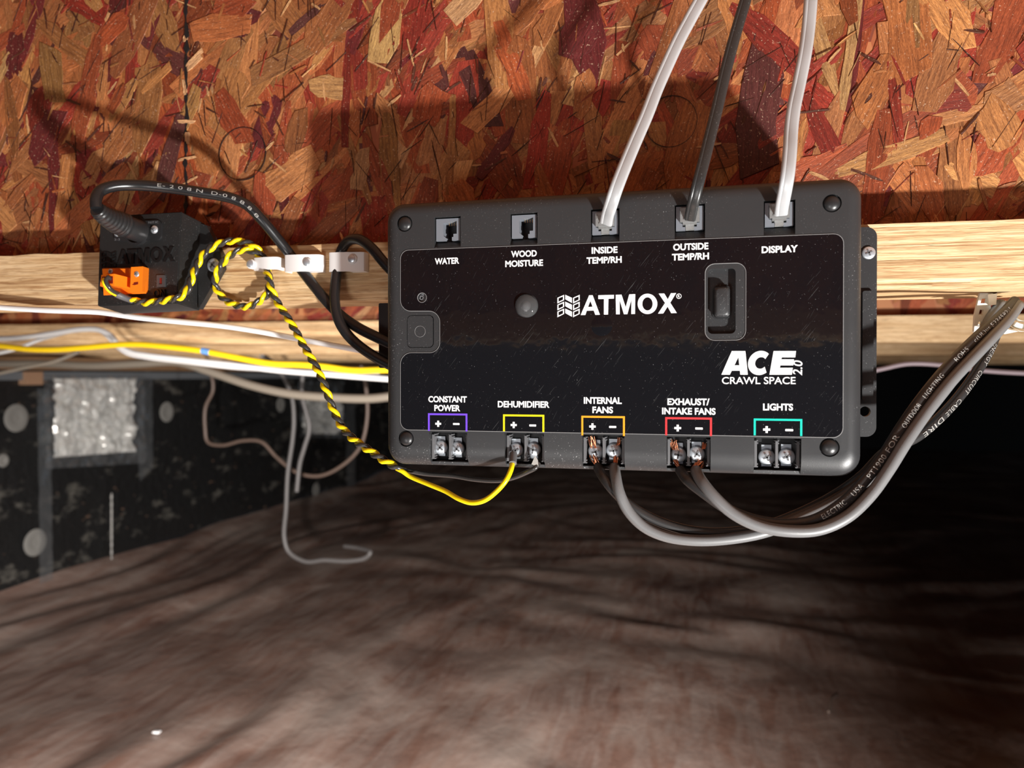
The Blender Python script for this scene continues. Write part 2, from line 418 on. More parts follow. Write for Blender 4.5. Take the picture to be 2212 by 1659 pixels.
for j in range(ny-1):
    for i in range(nx-1): k = j*nx+i; Ff.append((k, k+1, k+nx+1, k+nx))
tag(obj('floor', Vv, Ff, M_poly, smooth=180), 'wrinkled brown plastic ground sheet over the crawl space floor', kind='structure')
tag(MB().box((LX-.2, -1.3, H+.342), (4.2, 8.4, H+.36)).obj('ceiling', M_deck), 'underside of the floor boards above the joists', kind='structure')
def wallgrid():
    mb = MB(); V = []; F = []; n1, n2 = 240, 26
    for j in range(n2):
        z = -.02+(H+.022)*j/(n2-1)
        for i in range(n1):
            y = -1.2+9.4*i/(n1-1); V.append((LX-.004+noise.noise(Vector((y*6, z*9, 0)))*.006, y, z))
    for j in range(n2-1):
        for i in range(n1-1): k = j*n1+i; F.append((k, k+1, k+n1+1, k+n1))
    mb.add(V, F); return mb
wl = wallgrid(); wl.box((LX-.2, -1.2, -.02), (LX-.02, 8.2, H+.002)); tag(wl.obj('wall_left', M_wall, smooth=180), 'foundation wall painted with black coating', kind='structure')
tag(MB().box((LX-.2, 8.2, -.05), (4.2, 8.4, H+.342)).obj('wall_back', M_back), 'dark far foundation wall', kind='structure')
tag(MB().box((LX-.14, -1.2, H+.0025), (LX+.012, 8.19, ZB-.0004)).obj('trim_1', M_sill), 'wooden sill plate on top of the black wall', kind='structure')
tag(MB().box((LX-.14, -1.2, ZB), (LX-.105, 8.19, H+.342)).obj('trim_3', M_sill), 'rim board closing the joist ends above the sill', kind='structure')
tag(MB().box((LX-.002, -1.1, H-.030), (LX+.012, 8.1, H-.004)).obj('trim_2', M_foam), 'gray foam seal strip under the sill plate', kind='structure')

# ---------------------------------------------------------------- engineered joists
PAL = [((.50,.20,.075), 6), ((.42,.11,.045), 6), ((.58,.31,.12), 2.2), ((.36,.055,.035), 3.2), ((.21,.035,.040), 1.5), ((.15,.05,.05), .6), ((.68,.44,.21), .8), ((.53,.25,.10), 5)]
def strand_shape(L_, w):
    n = rnd.randint(3, 5); top = []; bot = []
    for k in range(n+1):
        x = -L_/2+L_*k/n; e = .5*w*(1+rnd.uniform(-.18, .12))
        if k in (0, n): e *= rnd.uniform(.25, .95)
        sk = rnd.uniform(-.1, .1)*w
        top.append((x+(rnd.uniform(-.25, .25)*w if k in (0, n) else 0), e+sk)); bot.append((x+(rnd.uniform(-.25, .25)*w if k in (0, n) else 0), -e+sk))
    return bot+top[::-1]
def strand_geo(L_, w, th):
    o = strand_shape(L_, w); n = len(o); cr = [rnd.uniform(-.00015, .00015) for _ in o]
    V = [(x, -th+c_, z) for (x, z), c_ in zip(o, cr)]+[(x*1.01, .0004, z*1.03) for x, z in o]
    F = [list(range(n))]+[[i, i+n, (i+1) % n+n, (i+1) % n] for i in range(n)]
    ou, ov = rnd.uniform(0, 5), rnd.uniform(0, 5); uvs = [(v[0]+ou, v[2]+ov) for v in V]
    return V, F, uvs
def pcol():
    c_ = rnd.choices([p[0] for p in PAL], [p[1] for p in PAL])[0]; k = rnd.uniform(.55, 1.06)
    return tuple(min(.95, x*k*rnd.uniform(.93, 1.07)) for x in c_)
def joist(Y0, label, detail=0, x0=LX-.1, x1=4.1):
    wf, wt = .0500, .0095; yc = Y0+wf/2
    root = thing('wood_joist', ((x0+x1)/2, yc, ZB), label, 'joist')
    def flange(z0, z1, name, det):
        if not det: return MB().box((x0, Y0, z0), (x1, Y0+wf, z1)).obj(name, M_flange, root)
        a, b = -.62, .62; nX, nZ = 900, 26; V = []; F = []
        ring = []
        for k in range(nZ+1): ring.append((0, z0+(z1-z0)*k/nZ, 1))
        for k in range(1, 5): ring.append((wf*k/4, z1, 0))
        ring.append((wf, z0, 0))
        for k in range(1, 6): ring.append((wf-wf*k/6, z0, 0))
        xs = [x0]+[a+(b-a)*i/nX for i in range(nX+1)]+[x1]
        for x in xs:
            for (y, z, fr) in ring:
                d_ = 0; dz = 0
                if fr:
                    q = noise.noise(Vector((x*11, 0, z*420)))
                    d_ = noise.noise(Vector((x*25, 2, z*150)))*.00035+max(0, q-.33)*.0035
                    if z-z0 < .0045 :
                        s_ = noise.noise(Vector((x*9, 5, 0))); d_ += max(0, s_+.1)*.006*(1-(z-z0)/.0045)
                if z < z0+.0001: dz = max(0, noise.noise(Vector((x*16, y*20, 4))))*.0022
                if z > z1-.0001: dz = noise.noise(Vector((x*45, y*30, 8)))*.0006
                V.append((x, Y0+y+d_, z+dz))
        n = len(ring)
        for i in range(len(xs)-1):
            for j in range(n):
                q = (j+1) % n; F.append([i*n+j, i*n+q, (i+1)*n+q, (i+1)*n+j])
        F.append(list(range(n))[::-1]); F.append([(len(xs)-1)*n+j for j in range(n)])
        return MB().add(V, F).obj(name, M_flange, root, 35)
    flange(ZB, ZT, 'bottom_flange', detail == 2)
    flange(H+.304, H+.342, 'top_flange', 0)
    yw = yc-wt/2
    web = MB().box((x0, yw, ZT-.004), (x1, yw+wt, H+.306)).obj('web', M_osb, root)
    if detail == 2:
        a, b, zlo, zhi = -.52, .36, ZT-.004, H+.292
        big = []
        # individual strands, the 300 that show largest
        for i in range(300):
            L_ = rnd.uniform(.045, .10); w = rnd.uniform(.014, .030)
            if i < 20: L_ = rnd.uniform(.10, .16); w = rnd.uniform(.025, .04)
            gx = (i % 25+rnd.uniform(.0, 1))/25; gz = (i//25+rnd.uniform(0, 1))/12
            big.append((L_*w, L_, w, a+(b-a)*gx, zlo+(zhi-zlo)*gz))
        for (_, L_, w, x, z) in big:
            V, F, U = strand_geo(L_, w, .00028); ang = rnd.gauss(1.25, .42) if rnd.random() < .8 else rnd.uniform(0, PI)
            o = obj('strand', V, F, M_strand, root, uvs=U, cols=[pcol()]*len(V))
            lev = rnd.uniform(.0005, .0012)
            o.location = Vector((x, yw-lev, min(max(z, ZT-.030+L_*.52), zhi)))-ORG[root.name]
            o.rotation_euler = Matrix.Rotation(-ang, 3, 'Y').to_euler(); 
            o.rotation_euler.x += rnd.uniform(-.006, .006); 
            ORG[o.name] = Vector()
        # the smaller chips between them, joined
        V_, F_2, U_2, C_ = [], [], [], []
        def addchip(L_, w, x, z, ang, lev, th, tilt=.006, colr=None):
            z = max(z, ZT-.030+L_*.52)
            V, F, U = strand_geo(L_, w, th); ca, sa = math.cos(ang), math.sin(ang); k = len(V_); cc = colr or pcol()
            tl = rnd.uniform(-tilt, tilt)
            for v in V: V_.append((x+v[0]*ca-v[2]*sa, yw-lev+v[1]+tl*v[0], z+v[0]*sa+v[2]*ca)); C_.append(cc)
            U_2.extend(U); F_2.extend([[q+k for q in f] for f in F])
        for i in range(1700):
            addchip(rnd.uniform(.02, .08), rnd.uniform(.005, .022), rnd.uniform(a, b), rnd.uniform(zlo, zhi), rnd.gauss(1.25, .55), rnd.uniform(.0001, .0008) if i > 250 else rnd.uniform(.0009, .0013), .0002)
        for i in range(650):
            q = rnd.random(); addchip(rnd.uniform(.004, .018), rnd.uniform(.0004, .0018), rnd.uniform(a, b), rnd.uniform(zlo, zhi), rnd.gauss(1.2, .8), rnd.uniform(.0008, .0014), .0003, .03,
                    (.66,.44,.22) if q < .2 else ((.10,.035,.02) if q < .4 else None))
        for i in range(1300):
            x = rnd.uniform(-1.15, a+.02) if i % 2 else rnd.uniform(b-.02, .9)
            addchip(rnd.uniform(.03, .09), rnd.uniform(.010, .028), x, rnd.uniform(zlo, zhi), rnd.gauss(1.25, .5), rnd.uniform(.0002, .0011), .0002)
        for i in range(550):
            addchip(rnd.uniform(.004, .024), rnd.uniform(.00015, .0005), rnd.uniform(a, b), rnd.uniform(zlo, zhi), rnd.gauss(1.25, .5), .00145, .0001, .002, (.06,.02,.012))
        for i in range(12):                         # splinters along the web seam at the left
            z = H+.11+.17*rnd.random(); addchip(rnd.uniform(.005, .016), rnd.uniform(.001, .004), P(405, 300, yw).x+rnd.uniform(-.002, .006), z, rnd.gauss(.8, .5), .0014, .0004, .05, (.74,.5,.28))
        obj('small_strands', V_, F_2, M_strand, root, kind='stuff', uvs=U_2, cols=C_)
        mb = MB(); zz = H+.105; xc = P(405, 250, yw).x      # the dark seam
        A, B2 = [], []
        for i in range(60):
            z = zz+.18*i/59; w = max(.0001, .0008+noise.noise(Vector((0, 0, z*210)))*.0022); o_x = xc+noise.noise(Vector((3, 0, z*60)))*.002
            A.append((o_x-w, z)); B2.append((o_x+w, z))
        mb.prism(A+B2[::-1], yw-.00175, yw); mb.obj('seam_gap', M_deep, root)
        for (px, py, r) in ((523, 332, 52), (1449, 262, 58)):   # round knock-outs
            c_ = P(px, py, yw-.0015); rr = (P(px+r, py, yw-.0015)-c_).length*.98
            k = MB(); k.prism(disc2(c_.x, c_.z, rr*1.012, 48), yw-.0011, yw, [disc2(c_.x, c_.z, rr*.985, 48)])
            ring = MB().prism(disc2(c_.x, c_.z, rr*1.004, 48), yw-.00172, yw-.0002, [disc2(c_.x, c_.z, rr*.990, 48)]).obj('knockout_ring', M_deep, root)
    elif detail == 1:
        V_, F_2, U_2, C_ = [], [], [], []
        for i in range(700):
            V, F, U = strand_geo(rnd.uniform(.03, .08), rnd.uniform(.008, .02), .0003); ang = rnd.gauss(1.0, .6); ca, sa = math.cos(ang), math.sin(ang); k = len(V_); cc = pcol()
            x = rnd.uniform(-.95, .75); z = rnd.uniform(ZT+.012, ZT+.10); lev = rnd.uniform(.0003, .001)
            for v in V: V_.append((x+v[0]*ca-v[2]*sa, yw-lev+v[1], max(ZT-.003, z+v[0]*sa+v[2]*ca))); C_.append(cc)
            U_2 += U; F_2 += [[q+k for q in f] for f in F]
        obj('strands', V_, F_2, M_strand, root, kind='stuff', uvs=U_2, cols=C_)
    return root
joist(.425, 'nearest engineered joist, red strand-board web above a pale flange', 2)
joist(1.067, 'second joist back, its pale flange seen below the nearest one', 1)
for k, lb in ((2, 'third joist back, a brown flange in the shade'), (3, 'fourth joist back, a thin dark flange'), (4, 'fifth joist back, deep in the dark')):
    joist(.457+.61*k, lb)
joist(-.245, 'joist behind the camera, mirrored in the glossy label')

# ---------------------------------------------------------------- control box
TB = .0086; X0, X1, Z0, Z1 = -.1600, .0745, -.0478, .0908
YB = .375; CX, CZ = (X0+X1)/2, (Z0+Z1)/2; HW, HH = (X1-X0)/2, (Z1-Z0)/2
box = bpy.data.objects.new('control_box', None); COL.objects.link(box); box.location = (CX, YB, CZ+H); box.rotation_euler = (0, -TB, 0)
tag(box, 'large black crawl space controller with a glossy white-lettered label', 'control box')
def B(px, py, dy=0):
    w = P(px, py, YB+dy); dx, dz = w.x-CX, w.z-H-CZ; c_, s_ = math.cos(TB), math.sin(TB)
    return (dx*c_+dz*s_, -dx*s_+dz*c_)
def BW(x, y, z):
    c_, s_ = math.cos(TB), math.sin(TB); return Vector((CX+x*c_-z*s_, YB+y, H+CZ+x*s_+z*c_))
# cover solid
def cover_solid():
    mb = MB(); V = []; F = []; K = 8; D = .034; RX, RT, RB = .0068, .0068, .0105; RY = .0068; Rc = .0098; n = 8
    rings = []
    for k in range(K+1):
        a = PI/2*k/K; rings.append((1-math.sin(a), RY*(1-math.cos(a))))
    rings.append((0, D))
    for s_, y in rings:
        xi, zt, zb = RX*s_, RT*s_, RB*s_; r = Rc-RX*s_*.93
        for p in rrect(-HW+xi, -HH+zb, HW-xi, HH-zt, r, n): V.append((p[0], y, p[1]))
    N = 4*(n+1)
    for k in range(len(rings)-1):
        for i in range(N): j = (i+1) % N; F.append([k*N+i, k*N+j, (k+1)*N+j, (k+1)*N+i])
    F.append(list(range(N))); F.append([(len(rings)-1)*N+i for i in range(N)][::-1]); return mb.add(V, F)
cov = cover_solid().obj('cover', M_cover, box)
cut = MB()
def bx(px0, py0, px1, py1):
    a = B(px0, (py0+py1)/2); b = B(px1, (py0+py1)/2); c_ = B((px0+px1)/2, py0); d_ = B((px0+px1)/2, py1); return a[0], d_[1], b[0], c_[1]
def yzprism(mb, x0, x1, prof):
    n = len(prof); mb.add([(x0, y, z) for y, z in prof]+[(x1, y, z) for y, z in prof], [list(range(n)), list(range(n, 2*n))[::-1]]+[[i, i+n, (i+1) % n+n, (i+1) % n] for i in range(n)])
JK = [(938, 468, 995, 521, 534), (1102, 460, 1161, 515, 528), (1276, 451, 1338, 507, 522), (1457.5, 441, 1523, 498, 515), (1650, 432.5, 1718, 489.5, 507)]
TM = [(927, 934, 1009, 998), (1090, 936, 1175, 1003), (1257, 940, 1349, 1008), (1440, 944, 1535, 1013), (1629, 947, 1731, 1017)]
for (a, b, c_, d_, e) in JK:
    x0, z0, x1, z1 = bx(a, b, c_, d_); ze = bx(a, b, c_, e)[1]
    yzprism(cut, x0, x1, [(-.002, z1), (.011, z1), (.011, z0), (.0035, z0), (.0, ze), (-.002, ze)])
for (a, b, c_, d_) in TM:
    x0, z0, x1, z1 = bx(a, b, c_, d_)
    yzprism(cut, x0, x1, [(-.002, z1), (.013, z1), (.013, z0), (.0042, z0-.0004), (.0056, -HH-.004), (-.002, -HH-.004)])
lx0, lz0, lx1, lz1 = bx(1529, 580, 1589, 721)
cut.prism(rrect(lx0, lz0, lx1, lz1, .0022), -.002, .0035)
sx0, sz0, sx1, sz1 = bx(1539, 616, 1580, 688)
hx, hz = B(912, 643)
bt = bx(880, 682, 935, 750)
SCR = [(874, 483, 15), (1797.5, 439, 19), (877, 947.5, 15), (1792, 966.5, 20)]
def rpx(px, py, r): return abs(B(px+r, py)[0]-B(px, py)[0])
for (px, py, r) in SCR:
    x, z = B(px, py); rr = rpx(px, py, r)*1.10; cut.prism(disc2(x, z, rr), -.002, .0016)
o1, i1 = rrect(bt[0]-.0003, bt[1]-.0003, bt[2]+.0005, bt[3]+.0003, .0025), rrect(bt[0], bt[1], bt[2], bt[3], .0023)
co_ = cut.obj('cutter', M_cover)
co2 = MB().prism(o1, -.002, .0012, [i1]).prism(disc2(hx, hz, .0023), -.002, .003).obj('cutter', M_cover)
co_.location = co2.location = box.location; co_.rotation_euler = co2.rotation_euler = box.rotation_euler
for c_ in (co_, co2):
    md = cov.modifiers.new('b', 'BOOLEAN'); md.operation = 'DIFFERENCE'; md.solver = 'EXACT'; md.object = c_
bpy.context.view_layer.update()
me = bpy.data.meshes.new_from_object(cov.evaluated_get(bpy.context.evaluated_depsgraph_get())); cov.modifiers.clear(); cov.data = me
me.materials.clear(); me.materials.append(M_cover); me.shade_smooth(); me.set_sharp_from_angle(angle=math.radians(28))
bpy.data.objects.remove(co_); bpy.data.objects.remove(co2)
MB().prism(rrect(-HW+.003, -HH+.004, HW-.003, HH-.003, .006), .034, .0468).obj('back_case', M_black, box)
# mounting ears
def BE(px, py, dy): return B(px, py, dy)
ex, ez0 = BE(1893, 944, .046); ez1 = BE(1880, 490, .046)[1]
ear = MB().prism(rpoly([(HW-.012, ez0), (ex, ez0), (ex, ez1), (HW-.012, ez1)], [0, .005, .005, 0]), .0462, .0496, [disc2(*BE(1869, 889, .046), .0026)])
e0 = BE(1862, 865, .045); e1 = BE(1887, 628, .045)
ear.prism(rrect(e0[0], e0[1], e1[0], e1[1], .001), .0445, .0465).obj('mounting_ear', M_cover, box)
fx0 = BE(818, 700, .0455)[0]; fz0 = BE(820, 795, .046)[1]; fz1 = BE(820, 655, .046)[1]
MB().prism(rrect(fx0, fz0, -HW+.01, fz1, .001), .0455, .0496).obj('mounting_ear', M_black, box)
def screw(parent, c, r, name='screw', mt=None, dome=.45, cross=True, ax=(0,-1,0), rot=.4, label=None):
    c = Vector(c); mb = MB(); prof = [(-.0006, r*.8), (0, r)]
    for k in range(1, 7): a = PI/2*k/6; prof.append((r*dome*math.sin(a)+.0002, r*math.cos(a)))
    s_ = mb.lathe(c, ax, prof, 24).obj(name, mt or M_metal, parent, 60)
    if cross:
        k = MB(); a = Vector(ax)
        for q in (rot, rot+PI/2):
            u = Vector((math.cos(q), 0, math.sin(q))); w = Vector((-math.sin(q), 0, math.cos(q)))
            pr = []
            for (su, sw) in ((-1,-1), (1,-1), (1,1), (-1,1)): pr.append(c+u*su*r*.5+w*sw*r*.10)
            k.hexa([p+a*(r*dome*.55) for p in pr]+[p+a*(r*dome+.00045) for p in pr])
        k.obj('cross_slot', M_gray, s_)
    if label: s_['label'] = label
    return s_
def SW(x, y, z): return (x, y, z)
for (px, py, r) in SCR:
    x, z = B(px, py); rr = rpx(px, py, r)
    screw(box, (x, .0012, z), rr, 'cover_screw', M_black, .62, False)
x, z = BE(1878, 545, .044); screw(box, (x, .0458, z), .0033, 'mounting_screw', M_metal, .25)
# label
LB = [(865.5, 541), (1822, 504.5), (1820.5, 945.5), (865.5, 928), (865.5, 762), (950.5, 762), (950.5, 672), (865.5, 672)]
lp = rpoly([B(*p) for p in LB][::-1], [.0045, .0045, .0045, .0045, .0060, .0055, .0060, .0058][::-1], 8)
cr = rpx(1138, 661, 26)
hl = [disc2(*B(1138, 661), cr*.98, 32), disc2(hx, hz, .0025), rrect(*bx(1523, 569, 1611, 735), .0045)]
lab = MB().prism(lp, -.0003, .0001, hl).obj('label', M_label, box)
ed = MB()
for loop in [lp]+hl[1:]:
    L_ = [Vector((p[0], -.0002, p[1])) for p in loop]; L_.append(L_[0]); ed.sweep(L_, circ(.00018, 6), hint=(0,-1,0))
ed.obj('worn_edge', M_edge, lab)
x, z = B(1300, 703); MB().lathe((x, 0, z), (0,-1,0), [(.0002, .0058), (.00045, .0044), (.0006, .0025), (.00065, .0005)], 32).obj('bump', M_label, lab, 90)
YP = -.00036
def lt(s, cx, cy, wpx, cap=.0033, bold=.034):
    x, z = B(cx, cy); w = abs(B(cx+wpx/2, cy)[0]-B(cx-wpx/2, cy)[0])
    return print_text('lettering', s, x, z, w, cap, YP, M_white, lab, bold)
for a in (('WATER', 966, 564, 52.5), ('WOOD', 1132, 548.3, 55.5), ('MOISTURE', 1132.3, 569, 81.5), ('INSIDE', 1306, 540.5, 56), ('TEMP/RH', 1305, 562, 76),
          ('OUTSIDE', 1492, 533, 76), ('TEMP/RH', 1491.3, 554.5, 80), ('DISPLAY', 1684, 538.5, 78),
          ('CONSTANT', 967, 862.5, 83), ('POWER', 966.5, 881.5, 56), ('DEHUMIDIFIER', 1131, 873.5, 111.5), ('INTERNAL', 1302, 865.2, 82), ('FANS', 1302, 885.5, 44.5),
          ('EXHAUST/', 1487, 868, 91), ('INTAKE FANS', 1487.5, 888.3, 115.5), ('LIGHTS', 1680.4, 879.3, 64.7), ):
    lt(*a)
lt('CRAWL SPACE', 1638, 822, 159, .0034, .012)
def zp(u, v): return B(1180+u/6.9125, 600+v/6.9125)
BRAND = (([(515,558),(642,262),(694,261),(803,553),(733,555),(710,490),(606,494),(586,557)], [[(626,437),(692,434),(660,345)]]),
                ([(778,262),(1012,256),(1012,312),(930,315),(924,550),(862,552),(862,318),(778,320)], []),
                ([(1043,547),(1038,256),(1125,253),(1187,440),(1240,249),(1330,245),(1326,541),(1270,543),(1272,330),(1212,545),(1160,546),(1096,335),(1099,546)], []),
                ([(1512+147*math.cos(q*PI/18), 391-152*math.sin(q*PI/18)) for q in range(36)], [[(1512+77*math.cos(q*PI/18), 391-98*math.sin(q*PI/18)) for q in range(36)]]),
                ([(1668,537),(1774,378),(1680,238),(1762,235),(1815,322),(1862,232),(1940,229),(1852,374),(1950,527),(1866,530),(1812,432),(1748,534)], []))
bl = MB()
for o_, hs_ in BRAND:
    bl.prism([zp(*q) for q in o_][::-1], YP, YP+.0001, [[zp(*q) for q in h_] for h_ in hs_])
bl.obj('brand_lettering', M_white, lab)
x, z = B(1466.5, 640); MB().prism(disc2(x, z, .00125), YP, YP+.0001, [disc2(x, z, .00098)]).obj('registered_mark', M_white, lab)
print_text('registered_mark', 'R', x, z, .0010, .0012, YP, M_white, lab, .02)
ic = MB()
for r in range(3):
    o = r*103
    for c_ in (0, 1):
        a = 168+c_*233; Q = [zp(a, 300+o), zp(a+100, 255+o), zp(a+100, 335+o), zp(a, 385+o)]
        cx = sum(q[0] for q in Q)/4; cz = sum(q[1] for q in Q)/4
        ic.prism(Q[::-1], YP, YP+.0001, [[(cx+(q[0]-cx)*.66, cz+(q[1]-cz)*.60) for q in Q]])
    a = 285; ic.prism([zp(a, 255+o), zp(a+100, 300+o), zp(a+100, 378+o), zp(a, 322+o)][::-1], YP, YP+.0001)
ic.obj('window_emblem', M_white, lab)
def z5(u, v): return B(1340+u/3.814, 740+v/3.814)
ace = MB()
ace.prism([z5(*p) for p in [(832,265),(918,70),(1030,70),(1050,265),(988,265),(985,232),(918,232),(902,265)]][::-1], YP, YP+.0001, [[z5(*p) for p in [(940,187),(972,120),(980,187)]]])
cc = []
for k in range(25):
    th = math.radians(-52-k*(256/24)); cc.append((1150+96*math.cos(th)+12*math.sin(-th), 168-(100)*math.sin(-th)))
ci = []
for k in range(25):
    th = math.radians(-52-k*(256/24)); ci.append((1158+42*math.cos(th)+6*math.sin(-th), 168-(46)*math.sin(-th)))
cc = [(1150+98*math.cos(math.radians(a))+10*math.sin(math.radians(a)), 168-100*math.sin(math.radians(a))) for a in range(48, 318, 9)]
ci = [(1156+46*math.cos(math.radians(a))+5*math.sin(math.radians(a)), 168-48*math.sin(math.radians(a))) for a in range(42, 326, 9)]
ace.prism([z5(*p) for p in cc+ci[::-1]], YP, YP+.0001)
ace.prism([z5(*p) for p in [(1228,265),(1262,70),(1447,70),(1440,122),(1330,122),(1326,138),(1430,138),(1424,188),(1318,188),(1314,208),(1420,208),(1412,265)]][::-1], YP, YP+.0001)
ace.obj('brand_lettering', M_white, lab)
x, z = z5(1460, 208); print_text('lettering', '2.0', x, z, .0069, .0042, YP, M_white, lab, .012, rot=PI/2-.03, shear=.15)
PM = [(947, 915.3, 986, 915.8), (1110, 918, 1151, 919), (1280, 921.3, 1323.6, 922.2), (1464, 924.6, 1510, 925.6), (1656, 927.8, 1704.6, 929)]
BR = [(925, 1010, 893, 'purple'), (1087, 1176, 895.5, 'yellow'), (1256, 1350, 898.5, 'orange'), (1437, 1538, 901.5, 'red'), (1628, 1733, 904.5, 'teal')]
for (px, py, mx_, my), (a, b, y, cn) in zip(PM, BR):
    k = MB(); x, z = B(px, py); q = .0016; w = .00052
    k.prism([(x-w,z-q),(x+w,z-q),(x+w,z-w),(x+q,z-w),(x+q,z+w),(x+w,z+w),(x+w,z+q),(x-w,z+q),(x-w,z+w),(x-q,z+w),(x-q,z-w),(x-w,z-w)], YP, YP+.0001)
    x, z = B(mx_, my); k.prism(rrect(x-.00175, z-.0005, x+.00175, z+.0005, .0002, 2), YP, YP+.0001); k.obj('polarity_marks', M_white, lab)
    x0, x1 = B(a, y)[0], B(b, y)[0]; zt = B((a+b)/2, y)[1]; zb = lp and B((a+b)/2, 941 if a > 1200 else 931+(a-900)*.008)[1]; w = .00095
    k = MB(); k.prism([(x0,zb),(x0+w,zb),(x0+w,zt-w),(x1-w,zt-w),(x1-w,zb),(x1,zb),(x1,zt),(x0,zt)], YP, YP+.0001); k.obj('color_bracket', M_pr[cn], lab)['label'] = cn+' printed bracket'
# led lens, sensor hole, push button, slide latch
x, z = B(1138, 661)
ln = MB().lathe((x, 0, z), (0,-1,0), [(-.002, cr*.9), (-.0004, cr*.95)]+[(cr*.55*math.sin(PI/2*k/8), cr*.95*math.cos(PI/2*k/8)) for k in range(1, 9)], 36).obj('indicator_lens', M_lens, box, 80)
MB().lathe((x-.0004, .0005, z), (0,-1,0), [(0, .0028), (.0010, .0020), (.0018, .0012)], 20).obj('indicator_base', M_gray, ln, 50)
k = MB().prism(disc2(hx, hz, .0022), .0012, .0028, [disc2(hx-.0006, hz, .0009, 16)]).prism(disc2(hx-.0006, hz, .0012, 16), .0006, .0013, [disc2(hx-.0006, hz, .0006, 16)]).obj('sensor_port', M_gray, box)
xb, zb = (bt[0]+bt[2])/2, (bt[1]+bt[3])/2
k = MB(); L_ = [Vector((p[0], -.00005, p[1])) for p in disc2(xb, zb, .0029, 32)]; L_.append(L_[0]); k.sweep(L_, circ(.00009, 5), hint=(0,-1,0)); k.obj('button_ring', M_edge, box)
so = rrect(sx0, sz0, sx1, sz1, .0022)
MB().prism(so, .0028, .0036, [rrect(sx0+.0006, sz0+.0006, sx1-.0006, sz1-.0006, .0018)]).obj('latch_gap', M_deep, box)
ms = MB(); V = []; rings = [(0, .0036), (0, -.0006), (.0007, -.0017), (.0013, -.0020)]
bxx = (sx0+.0007, sz0+.0007, sx1-.0007, sz1-.0007)
for ins, y in rings:
    for p in rrect(bxx[0]+ins, bxx[1]+ins, bxx[2]-ins, bxx[3]-ins, .0018, 5): V.append((p[0], y, p[1]))
n = 24; Fx = []
for k in range(3):
    for i in range(n): j = (i+1) % n; Fx.append([k*n+i, k*n+j, (k+1)*n+j, (k+1)*n+i])
Fx += [list(range(n))[::-1], [3*n+i for i in range(n)]]
latch = ms.add(V, Fx).obj('slide_latch', M_cover, box, 40)
# jacks
for ji, (a, b, c_, d_, e) in enumerate(JK):
    x0, z0, x1, z1 = bx(a, b, c_, d_); g = .0006; x0 += g; x1 -= g*1.2; z0 += g*.8; z1 -= g*1.2; w, h = x1-x0, z1-z0
    if ji < 2: sh = [(0,0),(.40,0),(.42,.12),(.30,.24),(.30,.52),(.30,.80),(.86,.88),(.86,.30),(.72,.30),(.72,.16),(.66,.16),(.66,0),(1,0),(1,1),(0,1)]
    else: sh = [(0,0),(.34,0),(.34,.14),(.24,.14),(.24,.3),(.14,.3),(.14,.9),(.86,.9),(.86,.3),(.76,.3),(.76,.14),(.66,.14),(.66,0),(1,0),(1,1),(0,1)]
    jk = MB().prism([(x0+p[0]*w, z0+p[1]*h) for p in sh], .0014, .0105).obj('phone_jack', M_jack, box)
    if ji < 2:
        k = MB(); [k.box((x0+w*(.48+.1*i), .004, z0+h*.70), (x0+w*(.50+.1*i), .0042, z0+h*.83)) for i in range(4)]; k.obj('contacts', M_gold, jk)
# terminal blocks
TS = [((950, 967), (986, 970)), ((1113, 973), (1151, 972)), ((1286, 976), (1325, 974)), ((1465, 983), (1505, 981)), ((1657, 988), (1700, 987))]
for ti, ((a, b, c_, d_), ss) in enumerate(zip(TM, TS)):
    x0, z0, x1, z1 = bx(a, b, c_, d_); w = x1-x0
    k = MB().box((x0+.0004, .0098, z0+.0003), (x1-.0004, .0128, z1-.0003)).obj('terminal_block', M_black, box)
    for f in (.045, .50, .955):
        xx = x0+w*f; q = MB()
        q.box((xx-.0006, .0035, z0+.0012), (xx+.0006, .0099, z1-.0016))
        for (s0_, s1_) in ((.06, .10), (.14, .18), (.80, .84), (.88, .92)):
            q.box((xx-.0011, .0042, z0+(z1-z0)*s0_), (xx+.0011, .0095, z0+(z1-z0)*s1_))
        q.obj('partition', M_gray, k)
    for (sx, sy) in ss:
        x, z = B(sx, sy, .006); MB().box((x-.0024, .0086, z-.0046), (x+.0022, .0092, z+.0058)).obj('clamp_plate', M_metal, k)
        screw(k, (x, .0078, z), .0039, 'terminal_screw', M_metal, .34, True, rot=rnd.uniform(0, 1.5))

# ---------------------------------------------------------------- small left power module
YF, YK = .4035, .4245
def hexpix(front, back, y0, y1): return [P(*p, y0) for p in front]+[P(*p, y1) for p in back]
mod = thing('power_socket_box', P(330, 660, .42), 'small black power box with raised lettering screwed to the flange at left', 'power box')
f4 = [(216, 467.5), (392, 457), (382, 655), (210, 661)]; b4 = [(268, 478), (444, 484), (433, 671), (268, 679)]
v = hexpix(f4, b4, YF, YK)
bm = bmesh.new(); vs = [bm.verts.new(q) for q in v]
for f in ([3,2,1,0],[4,5,6,7],[0,1,5,4],[1,2,6,5],[2,3,7,6],[3,0,4,7]): bm.faces.new([vs[i] for i in f])
bmesh.ops.recalc_face_normals(bm, faces=bm.faces); bmesh.ops.bevel(bm, geom=bm.edges[:], offset=.0005, segments=2, affect='EDGES')
bmesh.ops.translate(bm, vec=-ORG[mod.name], verts=bm.verts); me = bpy.data.meshes.new('body'); bm.to_mesh(me); bm.free()
meshobj('body', me, M_module, mod, 30)
MB().prism([(p.x, p.z) for p in [P(*q, .4205) for q in [(430,668),(466,606),(481,580),(478,548),(447,487),(425,480)]]], .4200, .4246).obj('mounting_ear', M_module, mod)
c_ = P(460.5, 572.5, .4195); screw(mod, (c_.x, .4198, c_.z), .0044, 'mounting_screw', M_metal, .25, rot=.9)
def mf(px, py, dy=0): v = P(px, py, YF+dy); return v
